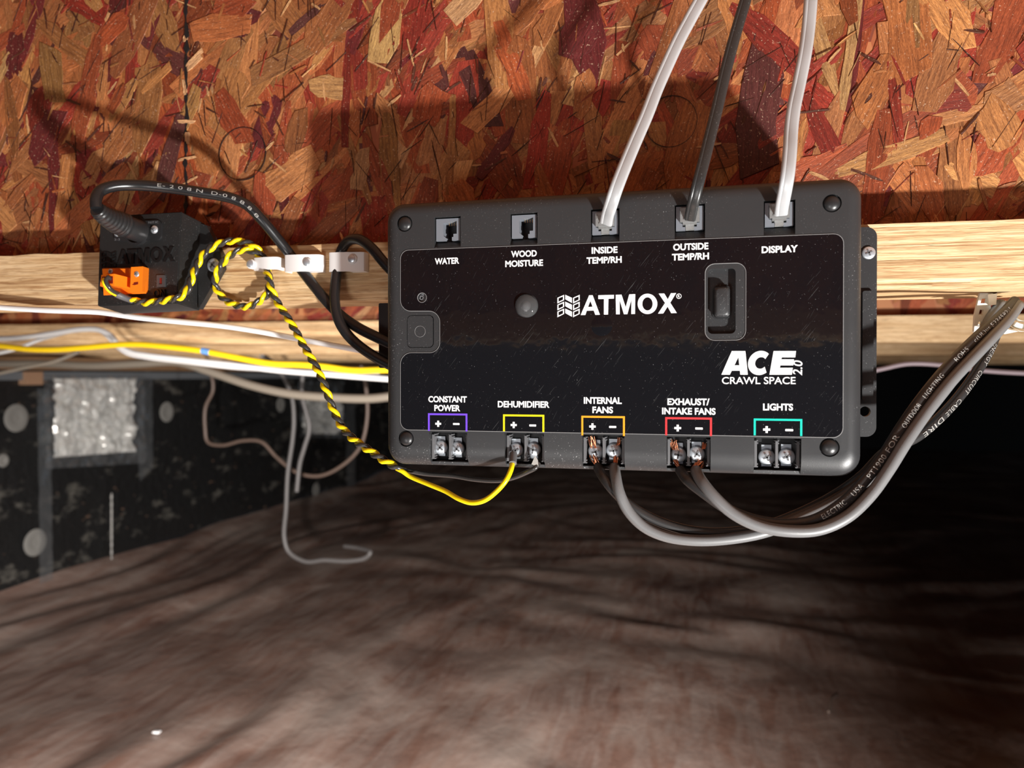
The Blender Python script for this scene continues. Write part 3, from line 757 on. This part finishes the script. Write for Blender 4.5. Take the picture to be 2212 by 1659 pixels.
def mrect(name, px0, py0, px1, py1, y0, y1, mt, par, r=0, hole=None):
    a = P(px0, py1, YF+y0); b = P(px1, py0, YF+y0); sh = rrect(a.x, a.z, b.x, b.z, r) if r else [(a.x,a.z),(b.x,a.z),(b.x,b.z),(a.x,b.z)]
    hs = []
    if hole: c0 = P(hole[0], hole[3], YF+y0); c1 = P(hole[2], hole[1], YF+y0); hs = [[(c0.x,c0.z),(c1.x,c0.z),(c1.x,c1.z),(c0.x,c1.z)]]
    return MB().prism(sh, YF+y0, YF+y1, hs).obj(name, mt, par)
sp_ = mrect('socket_plate', 246, 475, 348, 522, -.0012, .0006, M_black, mod, .003)
for (px, py, r) in ((334, 496, .0026), (254, 503, .0024)):
    c_ = mf(px, py, -.001); screw(sp_, c_, r, 'socket_screw', M_metal, .5)
c_ = mf(298, 500); MB().lathe(c_, (0,-1,0), [(-.0005, .0088), (.0028, .0088), (.0028, .0074), (.001, .0072)], 32).obj('socket_ring', M_black, sp_, 40)
print_text('raised_marks', 'INLET AC', *[(lambda q: (q.x, q.z))(mf(334, 481))][0], .007, .0013, YF-.0012, M_gray, sp_, .0, th=.0001)
print_text('raised_marks', '2-3', *[(lambda q: (q.x, q.z))(mf(256, 518))][0], .004, .0013, YF-.0012, M_gray, sp_, .0, th=.0001)
def mz(u, v_): q = mf(256+(u-515)/1435*122, 538+(v_-235)/320*33-(u-515)/1435*4); return (q.x, q.z)
bl = MB()
for o_, hs_ in BRAND: bl.prism([mz(*q) for q in o_][::-1], YF-.0010, YF+.0001, [[mz(*q) for q in h_] for h_ in hs_])
bl.obj('raised_lettering', M_gloss, mod)
em = MB()
for r in range(3):
    for q in range(3):
        u0_ = 220+q*11.5; v0 = 543+r*12; dlt = -3.5 if q != 1 else 3.5
        Q = [mf(u0_, v0+max(0, -dlt)), mf(u0_+9.5, v0+max(0, dlt)), mf(u0_+9.5, v0+9+max(0, dlt)), mf(u0_, v0+9+max(0, -dlt))]; Q = [(p.x, p.z) for p in Q][::-1]
        cx = sum(p[0] for p in Q)/4; cz = sum(p[1] for p in Q)/4
        em.prism(Q, YF-.0006, YF+.0001, [] if q == 1 else [[(cx+(p[0]-cx)*.6, cz+(p[1]-cz)*.55) for p in Q]])
em.obj('raised_emblem', M_gloss, mod)
c_ = mf(346, 634); print_text('raised_lettering', 'ON', c_.x, c_.z, .0085, .0050, YF-.0001, M_gloss, mod, .01, th=.0009)
mrect('lamp_frame', 338, 594, 356, 620, -.0008, .0004, M_frame, mod, .0004, (343, 600, 350, 614))
mrect('lamp_window', 343, 600, 350, 614, -.0002, .0004, M_red, mod)
# orange screw terminal: fixed socket and pluggable half
def hx(front, back, y0, y1): return [P(*p, YF+y0) for p in front]+[P(*p, YF+y1) for p in back]
k = MB().hexa(hx([(221,581),(316,580),(316,634),(224,638)], [(224,579),(312,578),(312,632),(226,634)], -.0035, .0002))
k.hexa(hx([(283,577),(309,575.5),(307,630),(281,631)], [(300,580),(322,580),(320,632),(300,634)], -.0095, .0002))
soc = k.obj('terminal_socket', M_orange, mod)
c_ = P(294, 592, YF-.0099); screw(soc, (c_.x, YF-.0093, c_.z), .0018, 'terminal_screw', M_metal, .3, rot=.7)
c_ = P(238, 586, YF-.0040); screw(soc, (c_.x, YF-.0035, c_.z), .0017, 'terminal_screw', M_metal, .3)
q = [(285, 615), (289, 613), (289, 610.5), (298, 609), (298, 614), (290, 616)]; MB().prism([(p.x, p.z) for p in [P(*w, YF-.0097) for w in q]], YF-.0097, YF-.0094).obj('keyed_slot', M_red, soc)

# ---------------------------------------------------------------- nailed cable clips
def clip(px, py, wpx, hpx, side, cr_, nail, lab_):
    c0 = P(px, py, .417); w = (P(px+wpx/2, py, .417)-P(px-wpx/2, py, .417)).length; h = hpx/wpx*w
    t_ = thing('cable_clip', (c0.x, .425, c0.z), lab_, 'cable clip', 'white nail-in cable clips on the flange')
    yb = .4249; D = 2*cr_+.0016; yc = yb-D+.0022; sgn = 1 if side > 0 else -1
    xl, xr = -w/2, w/2; t0, t1 = xl+.0012, xl+w*.56
    poly = [(xl, yb), (xl, yb-D+.0018), (xl+.0005, yb-D+.0007), (xl+.0018, yb-D), (xl+w*.52, yb-D), (xl+w*.66, yb-D+.0008), (xr-.0022, yb-D+.0016), (xr-.0006, yb-D+.0024), (xr, yb-D+.004), (xr, yb), (t1, yb)]
    poly += [(t1, yb-D+.0022), (t1-.0012, yb-D+.0013), (t0+.0012, yb-D+.0013), (t0, yb-D+.0022), (t0, yb)]
    if side < 0: poly = [(-x_, y_) for x_, y_ in poly]
    # extrude in z : reuse prism with axes swapped
    mb = MB(); tmp = MB().prism(poly, -h/2, h/2)
    mb.add([(c0.x+v_[0], v_[2], c0.z+v_[1]) for v_ in tmp.V], tmp.F)
    bo = mb.obj('saddle', M_clip, t_, 35)
    nx_, nz_ = P(nail[0], nail[1], yc-.002).x, P(nail[0], nail[1], yc-.002).z
    MB().lathe((nx_, yc-.0006, nz_), (0,-1,0), [(-.004, .0030), (.0012, .0030), (.0018, .0024)], 20).obj('nail_boss', M_clip, t_, 40)
    MB().lathe((nx_, yc-.0020, nz_), (0,-1,0), [(-.002, .0012), (.0, .0012), (.0002, .0024), (.0008, .0022), (.0012, .0012)], 20).obj('nail', M_metal, t_, 40)
clip(571, 569, 57, 24, -1, .0034, (541, 570), 'thin white clip holding the looped yellow and black pair')
clip(651, 568, 76, 33, 1, .0033, (663, 567), 'middle white clip over the long black power cord')
clip(746, 565, 76, 38, 1, .0031, (760, 559), 'white clip beside the large box over the short black cord')

# ---------------------------------------------------------------- black power cords
cordA = thing('power_cable', P(500, 427, .405), 'long black power cord looping from the power box under the middle clip', 'power cord')
pa = spline(pts([(208,450,.3660),(207,432,.3665),(216,413,.3700),(245,402,.3750),(295,400,.3830),(360,405,.3900),(430,415,.3950),(500,428,.4000),(535,444,.4030),(565,474,.4070),(600,516,.4150),(626,549,.4205),(652,584,.4208),(690,632,.4180),(730,676,.4160),(772,707,.4140),(835,738,.4130),(930,780,.4120)]))
tube('cord', pa, .0032, M_cord, cordA, 18)
pl = spline(pts([(303,500,.3990),(285,494,.3930),(262,484,.3860),(240,474,.3780),(222,463,.3710),(210,452,.3665)]), .0006)
def tp(s): return .62+.38*min(1, max(0, (1-s)*1.9)) + (.05 if (s > .33 and s < .97 and int(s*26) % 2) else 0) + (.05 if .30 < s < .36 else 0)
MB().sweep(pl, circ(.0068, 22), taper=tp).obj('plug', M_black, cordA, 40)['label'] = 'ribbed black barrel plug'
sA = arclen(pa, P(340, 402, .388))
text_on_path('cord_lettering', 'E- 2 0 8 N  D-0 8 8 8 8', pa, .0032, sA, sA+.062, .0018, -.1, M_washer, cordA)
cordB = thing('power_cable', P(740, 600, .415), 'short black cord bowed from the box top down under the right clip', 'power cord')
pb = spline(pts([(940,640,.4130),(850,588,.4110),(826,563,.4100),(805,538,.4100),(778,518,.4120),(753,520,.4170),(738,540,.4208),(731,566,.4212),(725,610,.4180),(723,650,.4140),(731,690,.4110),(750,722,.4100),(782,752,.4100),(838,786,.4110),(940,830,.4120)]))
tube('cord', pb, .0031, M_cord, cordB, 18)

# ---------------------------------------------------------------- yellow and black twisted pair
tw = thing('twisted_wire_pair', P(560, 660, .42), 'yellow and black twisted pair from the orange plug to the dehumidifier terminal', 'wire')
ctr = pts([(287,649,.3990),(305,653,.3985),(330,653,.3990),(360,648,.3990),(390,641,.3990),(404,628,.4010),(415,600,.4040),(428,568,.4080),(443,546,.4110),(467,529,.4150),(496,521,.4180),(526,523,.4190),(549,532,.4195),(565,549,.4212),(573,568,.4220),(580,592,.4212),(582,614,.4185),(576,636,.4175),(560,651,.4180),(536,662,.4190),(508,659,.4200),(484,646,.4200),(468,625,.4195),(464,604,.4180),(471,584,.4165),(485,563,.4165),(506,546,.4170),(531,539,.4175),(553,547,.4200),(566,560,.4206),(574,580,.4202),(581,606,.4130),(590,634,.4120),(602,658,.4120),(621,686,.4100),(639,716,.4080),(657,749,.4060),(675,779,.4040),(690,808,.4020),(705,844,.4000),(720,885,.3990),(740,925,.3960),(766,951,.3920),(795,971,.3890),(822,990,.3870),(846,1004,.3860),(858,1011,.3860)])
cp = spline(ctr, .0007)
L = [0]
for i in range(1, len(cp)): L.append(L[-1]+(cp[i]-cp[i-1]).length)
Tt = tangents(cp); Wd, Nm = frames(cp, Tt)
def helix(ph):
    out = []
    for i, p in enumerate(cp):
        a = 2*PI*L[i]/.0125+ph; out.append(p+(Wd[i]*math.cos(a)+Nm[i]*math.sin(a))*.00122)
    return out[::2]
hy, hb = helix(0), helix(PI)
tail_y = spline([hy[-1]]+pts([(868,1017,.3860),(884,1028,.3860),(926,1046,.3820),(962,1061,.3780),(992,1078,.3740),(1018,1086,.3720),(1046,1081,.3700),(1073,1061,.3690),(1094,1036,.3690),(1105,1011,.3720),(1107,996,.3755)]), .0012)
tail_b = spline([hb[-1]]+pts([(868,1013,.3870),(884,1017,.3900),(914,1023,.3920),(977,1028,.3900),(1028,1036,.3860),(1078,1038,.3820),(1111,1031,.3790),(1142,1018,.3760),(1157,1010,.3750),(1163,1000,.3765)]), .0012)
head_y = spline(pts([(226,603,.3880),(225,610,.3850),(233,624,.3870),(246,634,.3915),(262,640,.3960)])+[P(280,646,.3985), hy[0]], .0012)
head_b = spline(pts([(240,604,.3880),(233,599,.3850),(229,607,.3845),(237,622,.3860),(250,632,.3915),(264,638,.3960)])+[P(281,645,.3985), hb[0]], .0012)
tube('yellow_wire', head_y[:-1]+hy+tail_y[1:], .00132, M_yel, tw, 10)
tube('black_wire', head_b[:-1]+hb+tail_b[1:], .00128, M_blkw, tw, 10)
sl = spline(pts([(251,635,.3935),(262,640,.3960),(275,645,.3980),(286,649,.3990)]), .001)
MB().sweep(sl, circ(.0026, 14, .0020), taper=lambda s: 1.05-.1*s).obj('heat_shrink', M_shrink, tw, 60)
k = MB().hexa(hx([(219,594),(247,591.5),(247,617),(216,618)], [(226,596),(281,600),(280,624),(226,622)], -.0165, -.0036))
pg = k.obj('terminal_plug', M_orange, tw); pg['label'] = 'orange screw terminal plug'
a_, b_ = P(220.5, 613, YF-.0167), P(243.5, 597, YF-.0167)
MB().prism([(a_.x,a_.z),(b_.x,a_.z),(b_.x,b_.z),(a_.x,b_.z)], YF-.01672, YF-.0160).obj('wire_opening', M_red, pg)
tube('ferrule', spline(pts([(1107.5,1001,.3735),(1109,980,.3780)]), .001), .0020, M_gray, tw, 14)
for q in tw.children:
    if q.name.startswith('ferrule'): q['label'] = 'gray crimp sleeve'
MB().hexa([P(*w, .3745) for w in [(1148,1003),(1163,1008),(1162,994),(1156,984)]]+[P(*w, .3775) for w in [(1148,1003),(1163,1008),(1162,994),(1156,984)]]).obj('ferrule', M_washer, tw)['label'] = 'light crimp sleeve'

# ---------------------------------------------------------------- flat phone cords
def flatprof(w, h, n=7):
    out = []
    for s_ in (1, -1):
        for k in range(n+1): a = -PI/2+PI*k/n; out.append((s_*(w/2-h/2)+s_*h/2*math.cos(a), s_*h/2*math.sin(a)))
    # shallow groove along both faces
    q = []
    for (x, y) in out: q.append((x, y))
    i = n+1; q.insert(i, (-w*.18, h*.42)); q.insert(i, (-w*.12, h*.5)); q.insert(i+2, (-w*.24, h*.5)); q += [(-w*.24, -h*.5), (-w*.18, -h*.42), (-w*.12, -h*.5)]
    return q
def phone(lbl, path, w, mt, jk):
    p = spline(path, .002); t_ = thing('phone_cord', path[len(path)//2], lbl, 'phone cord', 'phone cords plugged into the controller')
    MB().sweep(p, flatprof(w, .0026), hint=(0,-1,0)).obj('cord', mt, t_, 40)
    a, b, c_, d_, e = jk; x0, z0, x1, z1 = bx(a, b, c_, d_); w_, h_ = x1-x0, z1-z0
    def bb(mb, u0_, v0, u1, v1, y0, y1):
        q = [BW(x0+w_*u, y, z0+h_*v) for (u, v, y) in ((u0_,v0,y0),(u1,v0,y0),(u1,v0,y1),(u0_,v0,y1),(u0_,v1,y0),(u1,v1,y0),(u1,v1,y1),(u0_,v1,y1))]
        return mb.hexa(q)
    k = MB(); bb(k, .18, .33, .82, .86, -.0008, .009); bb(k, .27, .24, .73, .33, .0003, .009); bb(k, .36, .05, .64, .24, .0012, .004)
    pg = k.obj('plug', M_clear, t_); pg['label'] = 'clear plastic modular plug'
    k = MB(); bb(k, .30, .40, .70, .46, -.0012, -.0008); [bb(k, .22+.09*i, .60, .24+.09*i, .82, -.0011, -.0008) for i in (0, 5.6)]; k.obj('plug_ridges', M_clear, pg)
    return t_
phone('white phone cord from the jack marked inside, leftmost of three', pts([(1309,482,.3745),(1312,466,.3700),(1319,444,.3640),(1330,410,.3610),(1346,368,.3620),(1370,310,.3660),(1396,250,.3700),(1418,193,.3740),(1440,143,.3770),(1466,87,.3800),(1490,42,.3830),(1512,2,.3850),(1545,-60,.3900)]), .0066, M_phone, JK[2])
phone('black phone cord from the jack marked outside, between two white ones', pts([(1490,474,.3745),(1493,458,.3710),(1498,436,.3660),(1507,400,.3630),(1520,350,.3640),(1535,290,.3680),(1550,230,.3720),(1566,160,.3760),(1580,105,.3790),(1595,52,.3820),(1610,2,.3850),(1628,-60,.3900)]), .0056, M_phoneb, JK[3])
phone('white phone cord from the display jack, rightmost of three', pts([(1687,462,.3745),(1689,446,.3700),(1694,420,.3650),(1701,380,.3620),(1706,330,.3640),(1709,280,.3680),(1715,232,.3710),(1726,180,.3750),(1738,120,.3780),(1746,62,.3820),(1751,2,.3850),(1754,-60,.3900)]), .0062, M_phone, JK[4])

# ---------------------------------------------------------------- low-voltage lamp cables
def ribbed(r, n=40, amp=.00010):
    return [((r+(amp if i % 2 else -amp))*math.cos(2*PI*i/n), (r+(amp if i % 2 else -amp))*math.sin(2*PI*i/n)) for i in range(n)]
def copper(parent, c0, c1, n=12, spread=.0014, rr=.00022):
    k = MB(); c0 = Vector(c0); c1 = Vector(c1)
    for i in range(n):
        o = Vector((rnd.uniform(-1, 1), rnd.uniform(-.7, .7), 0))*spread; o2 = Vector((rnd.uniform(-1, 1), rnd.uniform(-.7, .7), rnd.uniform(-.6, .6)))*spread*1.1
        k.sweep(spline([c0+o, (c0+c1)/2+(o+o2)*.6, c1+o2], .0016), circ(rr, 5))
    return k.obj('copper_strands', M_copper, parent, 60)
def lamp_cable(lbl, A, Bp, r):
    t_ = thing('lamp_cable', P(*A[len(A)//2]), lbl, 'cable', 'black lamp cables from the fan terminals')
    a, b = spline(pts(A)), spline(pts(Bp)); MB().sweep(a, circ(r, 18), hint=(0,-1,0)).obj('conductor', M_lampw, t_, 60)
    MB().sweep(b, ribbed(r*1.03), hint=(0,-1,0)).obj('ribbed_conductor', M_rib_lit, t_, 180); return t_, a, b
A1 = [(1291,1008,.3810),(1303,1030,.3750),(1322,1056,.3720),(1350,1084,.3720),(1392,1112,.3730),(1440,1133,.3740),(1495,1147,.3755),(1560,1151,.3770),(1640,1140,.3800),(1720,1112,.3840),(1800,1072,.3890),(1862,1028,.3930),(1915,975,.3960),(1980,944,.4020),(2042,890,.4075),(2092,830,.4150),(2132,764,.4250),(2158,706,.4370),(2178,658,.4480)]
B1 = [(1327,1008,.3800),(1330,1030,.3730),(1337,1062,.3690),(1356,1102,.3690),(1390,1137,.3700),(1436,1158,.3710),(1495,1167,.3720),(1565,1165,.3740),(1650,1150,.3770),(1735,1118,.3810),(1808,1082,.3860),(1868,1040,.3900),(1920,990,.3935),(1968,932,.3950),(2014,876,.4050),(2064,812,.4150),(2110,746,.4260),(2138,690,.4380),(2162,655,.4470)]
c1, a1p, b1p = lamp_cable('black lamp cable from the internal fans terminal, lower and further back', A1, B1, .0025)
A2 = [(1469,1015,.3800),(1484,1036,.3740),(1522,1066,.3700),(1568,1098,.3690),(1622,1121,.3690),(1690,1132,.3700),(1755,1124,.3720),(1815,1090,.3740),(1866,1040,.3770),(1908,985,.3800),(1946,925,.3830),(1990,862,.3900),(2040,800,.3980),(2086,752,.4070),(2128,712,.4180),(2168,676,.4300),(2192,650,.4400)]
B2_ = [(1503,1016,.3780),(1513,1036,.3700),(1540,1070,.3655),(1582,1108,.3645),(1636,1135,.3650),(1700,1147,.3660),(1768,1144,.3680),(1828,1118,.3700),(1878,1072,.3730),(1920,1014,.3760),(1956,956,.3790),(2000,892,.3860),(2052,826,.3940),(2100,774,.4030),(2142,730,.4140),(2178,690,.4270),(2200,658,.4380)]
c2, a2p, b2p = lamp_cable('black lamp cable from the exhaust fans terminal, nearest, with printed lettering', A2, B2_, .0026)
def plen(path, s0, s1): return arclen(path, s0), arclen(path, s1)
for s_, q0, q1, an in (('ELECTRIC', (1770,1118,.373), (1826,1083,.374), -.1), ('USA', (1835,1073,.3745), (1860,1046,.377), -.1), ('PT1900', (1872,1033,.377), (1905,989,.38), -.1), ('FOR', (1915,975,.38), (1937,940,.383), -.1),
                       ('OUTDOOR', (1944,929,.383), (1985,870,.386), 0), ('LIGHTING', (1997,855,.386), (2048,792,.389), 0), ('ROHS', (2056,783,.401), (2083,756,.406), 0), ('c(UL)us', (2096,742,.409), (2128,712,.418), 0), ('E334582-1', (2134,707,.42), (2174,670,.432), 0)):
    q = plen(a2p, P(*q0), P(*q1)); text_on_path('cable_lettering', s_, a2p, .0026, q[0], q[1], .0022, an, M_washer, c2)
for s_, q0, q1 in (('ENERGY', (2132,742,.428), (2108,780,.42)), ('CIRCUIT', (2098,797,.418), (2064,843,.412)), ('CABLE', (2054,855,.41), (2030,884,.4065)), ('DIRE', (2020,895,.405), (1990,926,.40))):
    q = plen(a1p, P(*q1), P(*q0)); text_on_path('cable_lettering', s_, a1p, .0025, q[0], q[1], .0021, .35, M_washer, c1, flip=True)
copper(c1, P(1291,1006,.381), P(1280,985,.3815)); copper(c1, P(1283,968,.3815), P(1278,946,.382), 14, .0017)
copper(c1, P(1327,1006,.380), P(1329,988,.3815)); copper(c1, P(1334,962,.3815), P(1338,947,.382), 12, .0012)
copper(c2, P(1469,1012,.380), P(1458,993,.3815), 14); copper(c2, P(1460,972,.3815), P(1456,952,.382), 14, .0017)
copper(c2, P(1503,1012,.379), P(1511,998,.3815), 18, .0023); copper(c2, P(1520,970,.3815), P(1522,958,.382), 8, .0008)

# ---------------------------------------------------------------- white cable hanger under the flange
hg = thing('cable_hanger', P(2150, 640, .43), 'white perforated plastic hanger under the flange holding the lamp cables', 'cable hanger')
def HP(l, Y): return [(p.x, p.z) for p in [P(a, b, Y) for a, b in l]]
YH = .4420
MB().prism(HP([(2117,633),(2146,633),(2140,662),(2144,684),(2135,700),(2112,722),(2104,716),(2106,680)], YH)[::-1], YH, YH+.0025,
    [HP(q, YH) for q in ([(2121,645),(2132,644),(2130,655),(2118,655)], [(2117,668),(2125,669),(2123,681),(2114,680)], [(2114,695),(2121,694),(2120,707),(2111,706)])]).obj('perforated_strap', M_hang, hg)
MB().hexa([P(*q, YH-.003) for q in [(2134,636),(2154,634),(2152,658),(2136,660)]]+[P(*q, YH+.014) for q in [(2134,636),(2154,634),(2152,658),(2136,660)]]).obj('hook_block', M_hang, hg)
cR = P(2212, 672, YH+.02); ro = (P(2262, 672, YH+.02)-cR).length
def arc(c_, r, a0, a1, n=14): return [(c_.x+r*math.cos(math.radians(a0+(a1-a0)*k/n)), c_.z+r*math.sin(math.radians(a0+(a1-a0)*k/n))) for k in range(n+1)]
hs = []
for a0, a1 in ((150, 178), (188, 226), (236, 262), (272, 310), (320, 350)):
    hs.append(arc(cR, ro*.86, a0, a1, 8)+arc(cR, ro*.66, a1, a0, 8))
MB().prism(arc(cR, ro, 150, 360, 40)+arc(cR, ro*.50, 360, 150, 40), YH+.018, YH+.0225, hs).obj('slotted_ring', M_hang, hg)
MB().hexa([P(*q, YH+.001) for q in [(2108,700),(2120,700),(2200,716),(2170,722)]]+[P(*q, YH+.02) for q in [(2108,704),(2120,700),(2200,712),(2170,720)]]).obj('brace', M_hang, hg)

# ---------------------------------------------------------------- cables behind
def ext(l, a=700, b=300):
    p, q = l[0], l[1]; r, t_ = l[-1], l[-2]; m0 = (q[1]-p[1])/(q[0]-p[0])*.3; m1 = (r[1]-t_[1])/(r[0]-t_[0])*.3
    return [(p[0]-a, p[1]-m0*a, p[2])]+list(l)+[(r[0]+b, r[1]+m1*b, r[2])]
def cable(lbl, l, r, mt, name='cable', grp=None, step=.004, cat='cable', par=None, n=12):
    p = spline([P(*q) for q in l], step); o = tube(name, p, r, mt, par, n)
    if not par: tag(o, lbl, cat, grp)
    return o
W1 = [(-60,659,.4130),(0,664,.4170),(100,670,.4195),(160,672,.4225),(212,674,.4270),(300,686,.4330),(400,696,.4400),(480,704,.4460),(560,716,.4520),(650,733,.4600),(730,748,.4650),(800,761,.4700),(900,778,.4780)]
cable('bright white cable sloping behind the power box toward the controller', ext(W1, 250, 250), .0019, M_whitev)
o = thing('cable', P(250, 745, .86), 'yellow cable with a blue mark sagging below the joists', 'cable')
YC = [(-60,742,.86),(0,747,.86),(60,754,.86),(120,755,.86),(180,751,.86),(250,745,.86),(300,744,.86),(370,750,.86),(430,757,.86),(480,766,.86),(540,778,.86),(590,786,.86),(650,788,.86),(700,792,.86),(760,800,.86),(830,799,.86),(960,796,.86)]
yp = spline([P(*q) for q in ext(YC)], .004); tube('jacket', yp, .0040, M_yelc, o, 14); tube('blue_mark', spline([P(437,757.5,.86), P(454,761,.86)], .002), .0043, M_blue, o, 14)
cable('gray-white paired cable bending down under the yellow cable', ext([(-60,731,.93),(0,731,.93),(60,728,.93),(120,719,.93),(180,711,.93),(215,713,.93),(240,726,.93),(256,746,.93),(282,761,.93),(320,768,.93),(400,777,.93),(500,788,.93),(600,800,.93),(700,808,.93),(830,818,.93),(960,826,.93)], 400), .0040, M_grayv)
cable('thin gray cable crossing up behind the yellow cable at far left', ext([(-60,770,.97),(0,762,.97),(40,752,.97),(80,736,.97),(120,724,.97),(160,714,.97),(190,711,.97),(218,716,.97),(236,730,.97),(250,746,.97),(276,764,.97),(320,773,.97),(400,782,.97),(520,795,.97)], 400), .0030, M_grayv)
cable('thick beige cable hanging in front of the sill', ext([(-60,785,1.600),(0,786,1.600),(100,786,1.600),(200,790,1.600),(300,786,1.600),(385,783,1.600),(450,802,1.600),(540,832,1.600),(620,850,1.600),(700,858,1.600),(800,861,1.600),(900,850,1.600)], 400), 0.00967, M_beige)
cable('thin beige cable slanting below the thick beige one at far left', [(-60,818,1.2),(0,806,1.2),(60,793,1.2),(120,780,1.2),(170,760,1.2)], .0035, M_beige)
cable('long tan wire drooping in a wide curve before the black wall', [(432,778,2.030),(455,808,2.030),(460,842,2.030),(444,880,2.030),(443,925,2.030),(449,955,2.030),(480,962,2.030),(525,952,2.030),(565,955,2.030),(598,988,2.030),(640,1020,2.030),(690,1028,2.030),(740,1005,2.030),(778,965,2.030),(793,905,2.030),(791,840,2.030),(780,790,2.030)], 0.00511, M_tan, cat='wire')
cable('gray wire hanging down and curling over the ground sheet', [(566,768,1.70),(590,785,1.870),(612,815,1.870),(630,855,1.870),(635,905,1.870),(632,950,1.870),(622,1020,1.870),(618,1100,1.870),(614,1160,1.870),(624,1192,1.870),(660,1213,1.870),(700,1210,1.870),(750,1212,1.870),(790,1205,1.870),(800,1194,1.870),(775,1184,1.921),(745,1180,1.955)], 0.00571, M_hangw, cat='wire')
cable('short gray wire end dangling in front of the small foil vent', [(655,800,1.840),(652,850,1.840),(668,925,1.840),(658,965,1.840),(648,1000,1.840),(641,1062,1.840)], 0.00558, M_hangw, cat='wire')
cable('pale lilac wire sagging along the second joist at right', ext([(1850,808,1.03),(1905,797,1.03),(1960,786,1.03),(2040,789,1.03),(2120,800,1.03),(2212,806,1.03),(2290,808,1.03)], 600), .0028, M_lilac, cat='wire')

# ---------------------------------------------------------------- wall: washers, foil vents, tape
XW = LX+.006
def washer(px, py, r, lbl):
    c_ = PX(px, py, XW+.004); t_ = MB().lathe((XW-.002, c_.y, c_.z), (1,0,0), [(0, r*.96), (.003, r), (.0045, r*.92), (.0042, r*.45), (.002, r*.3), (.003, r*.12), (.0035, r*.02)], 28).obj('insulation_washer', M_wash, None, 50)
    tag(t_, lbl, 'washer', 'round gray fastener washers on the black wall')
washer(37, 903, .043, 'large round gray washer left of the large foil vent')
washer(78, 1172, .043, 'round gray washer half under the clear tape, near the ground')
washer(362, 890, .040, 'round gray washer just right of the large foil vent')
washer(608, 874, .038, 'round gray washer just left of the small foil vent')
washer(684, 1058, .038, 'round gray washer below the small foil vent')
washer(9, 995, .02, 'small dull washer at the left picture edge')
def sheetgrid(c4, n1, n2, amp, sc, x0_, seed):
    V = []; F = []
    for j in range(n2):
        for i in range(n1):
            u, v_ = i/(n1-1), j/(n2-1); a = c4[0].lerp(c4[1], u); b = c4[3].lerp(c4[2], u); p = a.lerp(b, v_)
            q = Vector((seed, p.y*sc, p.z*sc)); d_ = (abs(noise.noise(q))+.5*abs(noise.noise(q*2.3))+.25*noise.noise(q*5))*amp
            V.append((x0_+d_, p.y, p.z))
    for j in range(n2-1):
        for i in range(n1-1): k = j*n1+i; F.append((k, k+1, k+n1+1, k+n1))
    return V, F
def vent(lbl, foil, film, tapes, sc):
    c_ = PX(*foil[0], XW); t_ = thing('foil_vent_cover', (XW, c_.y, c_.z), lbl, 'vent cover', 'foil vent covers taped to the wall')
    V, F = sheetgrid([PX(*q, XW) for q in foil], 56, 40, .034, sc, XW+.004, 1.7); o = obj('foil', V, F, M_foil, t_, 30)
    V, F = sheetgrid([PX(*q, XW+.02) for q in film], 60, 44, .020, sc*.8, XW+.030, 5.1); obj('clear_film', V, F, M_film, t_, 40)
    for q in tapes:
        V, F = sheetgrid([PX(*w, XW+.02) for w in q], 10, 60, .006, sc, XW+.012, 8.3); obj('clear_tape', V, F, M_film, t_, 40)
vent('large crumpled foil vent cover under clear film, left on the wall', [(108,818),(286,818),(280,975),(112,988)], [(82,812),(304,812),(306,1000),(92,1012)], [[(84,840),(112,840),(118,1260),(90,1280)], [(298,815),(332,815),(334,1010),(304,1040)]], 13)
vent('small foil vent cover under clear film, further along the wall', [(650,858),(732,858),(731,938),(650,936)], [(640,822),(738,824),(738,946),(642,944)], [[(748,860),(768,860),(770,1075),(752,1085)]], 13)
tag(MB().box((XW-.01, PX(46,815,XW).y, H-.045), (XW+.02, PX(82,815,XW).y, H-.004)).obj('wood_scrap', M_dirtw), 'small pale wood scrap wedged under the sill at far left', 'wood scrap')

# ---------------------------------------------------------------- bits on the ground sheet and wall
def onfloor(px, py):
    d = ray(px, py); k = -(H-.02)/d.z
    for _ in range(4):
        x, y = d.x*k, d.y*k; k = -(H-floor_z(x, y)-.003)/d.z
    return Vector((d.x*k, d.y*k, H+d.z*k))
tag(tube('twig', spline([onfloor(1790,1538), onfloor(1796,1518)+Vector((0,0,.006)), onfloor(1808,1500)], .004), .0028, M_tan, None, 8), 'short curved tan twig lying on the ground sheet at lower right', 'twig')
q = onfloor(338, 1583); tag(MB().hexa([q+Vector(v) for v in ((-.006,-.004,0),(.007,-.003,0),(.006,.006,0),(-.007,.005,0),(-.006,-.004,.003),(.007,-.003,.004),(.006,.006,.003),(-.007,.005,.002))]).obj('foam_crumb', M_whitev), 'tiny white crumb on the ground sheet at lower left', 'crumb')
k = MB(); sb = [PX(241, 1065+8*i, XW+.01) for i in range(22)]  # pale lumps shaped to imitate a string of glints
k.sweep(sb, circ(.0034, 8), taper=lambda u: .35+abs(math.sin(u*31))*.9)
tag(k.obj('glint_bead', M_washer, None, 60), 'thin lumpy vertical bead imitating a string of glints on the wall below the large foil vent', 'glint bead')
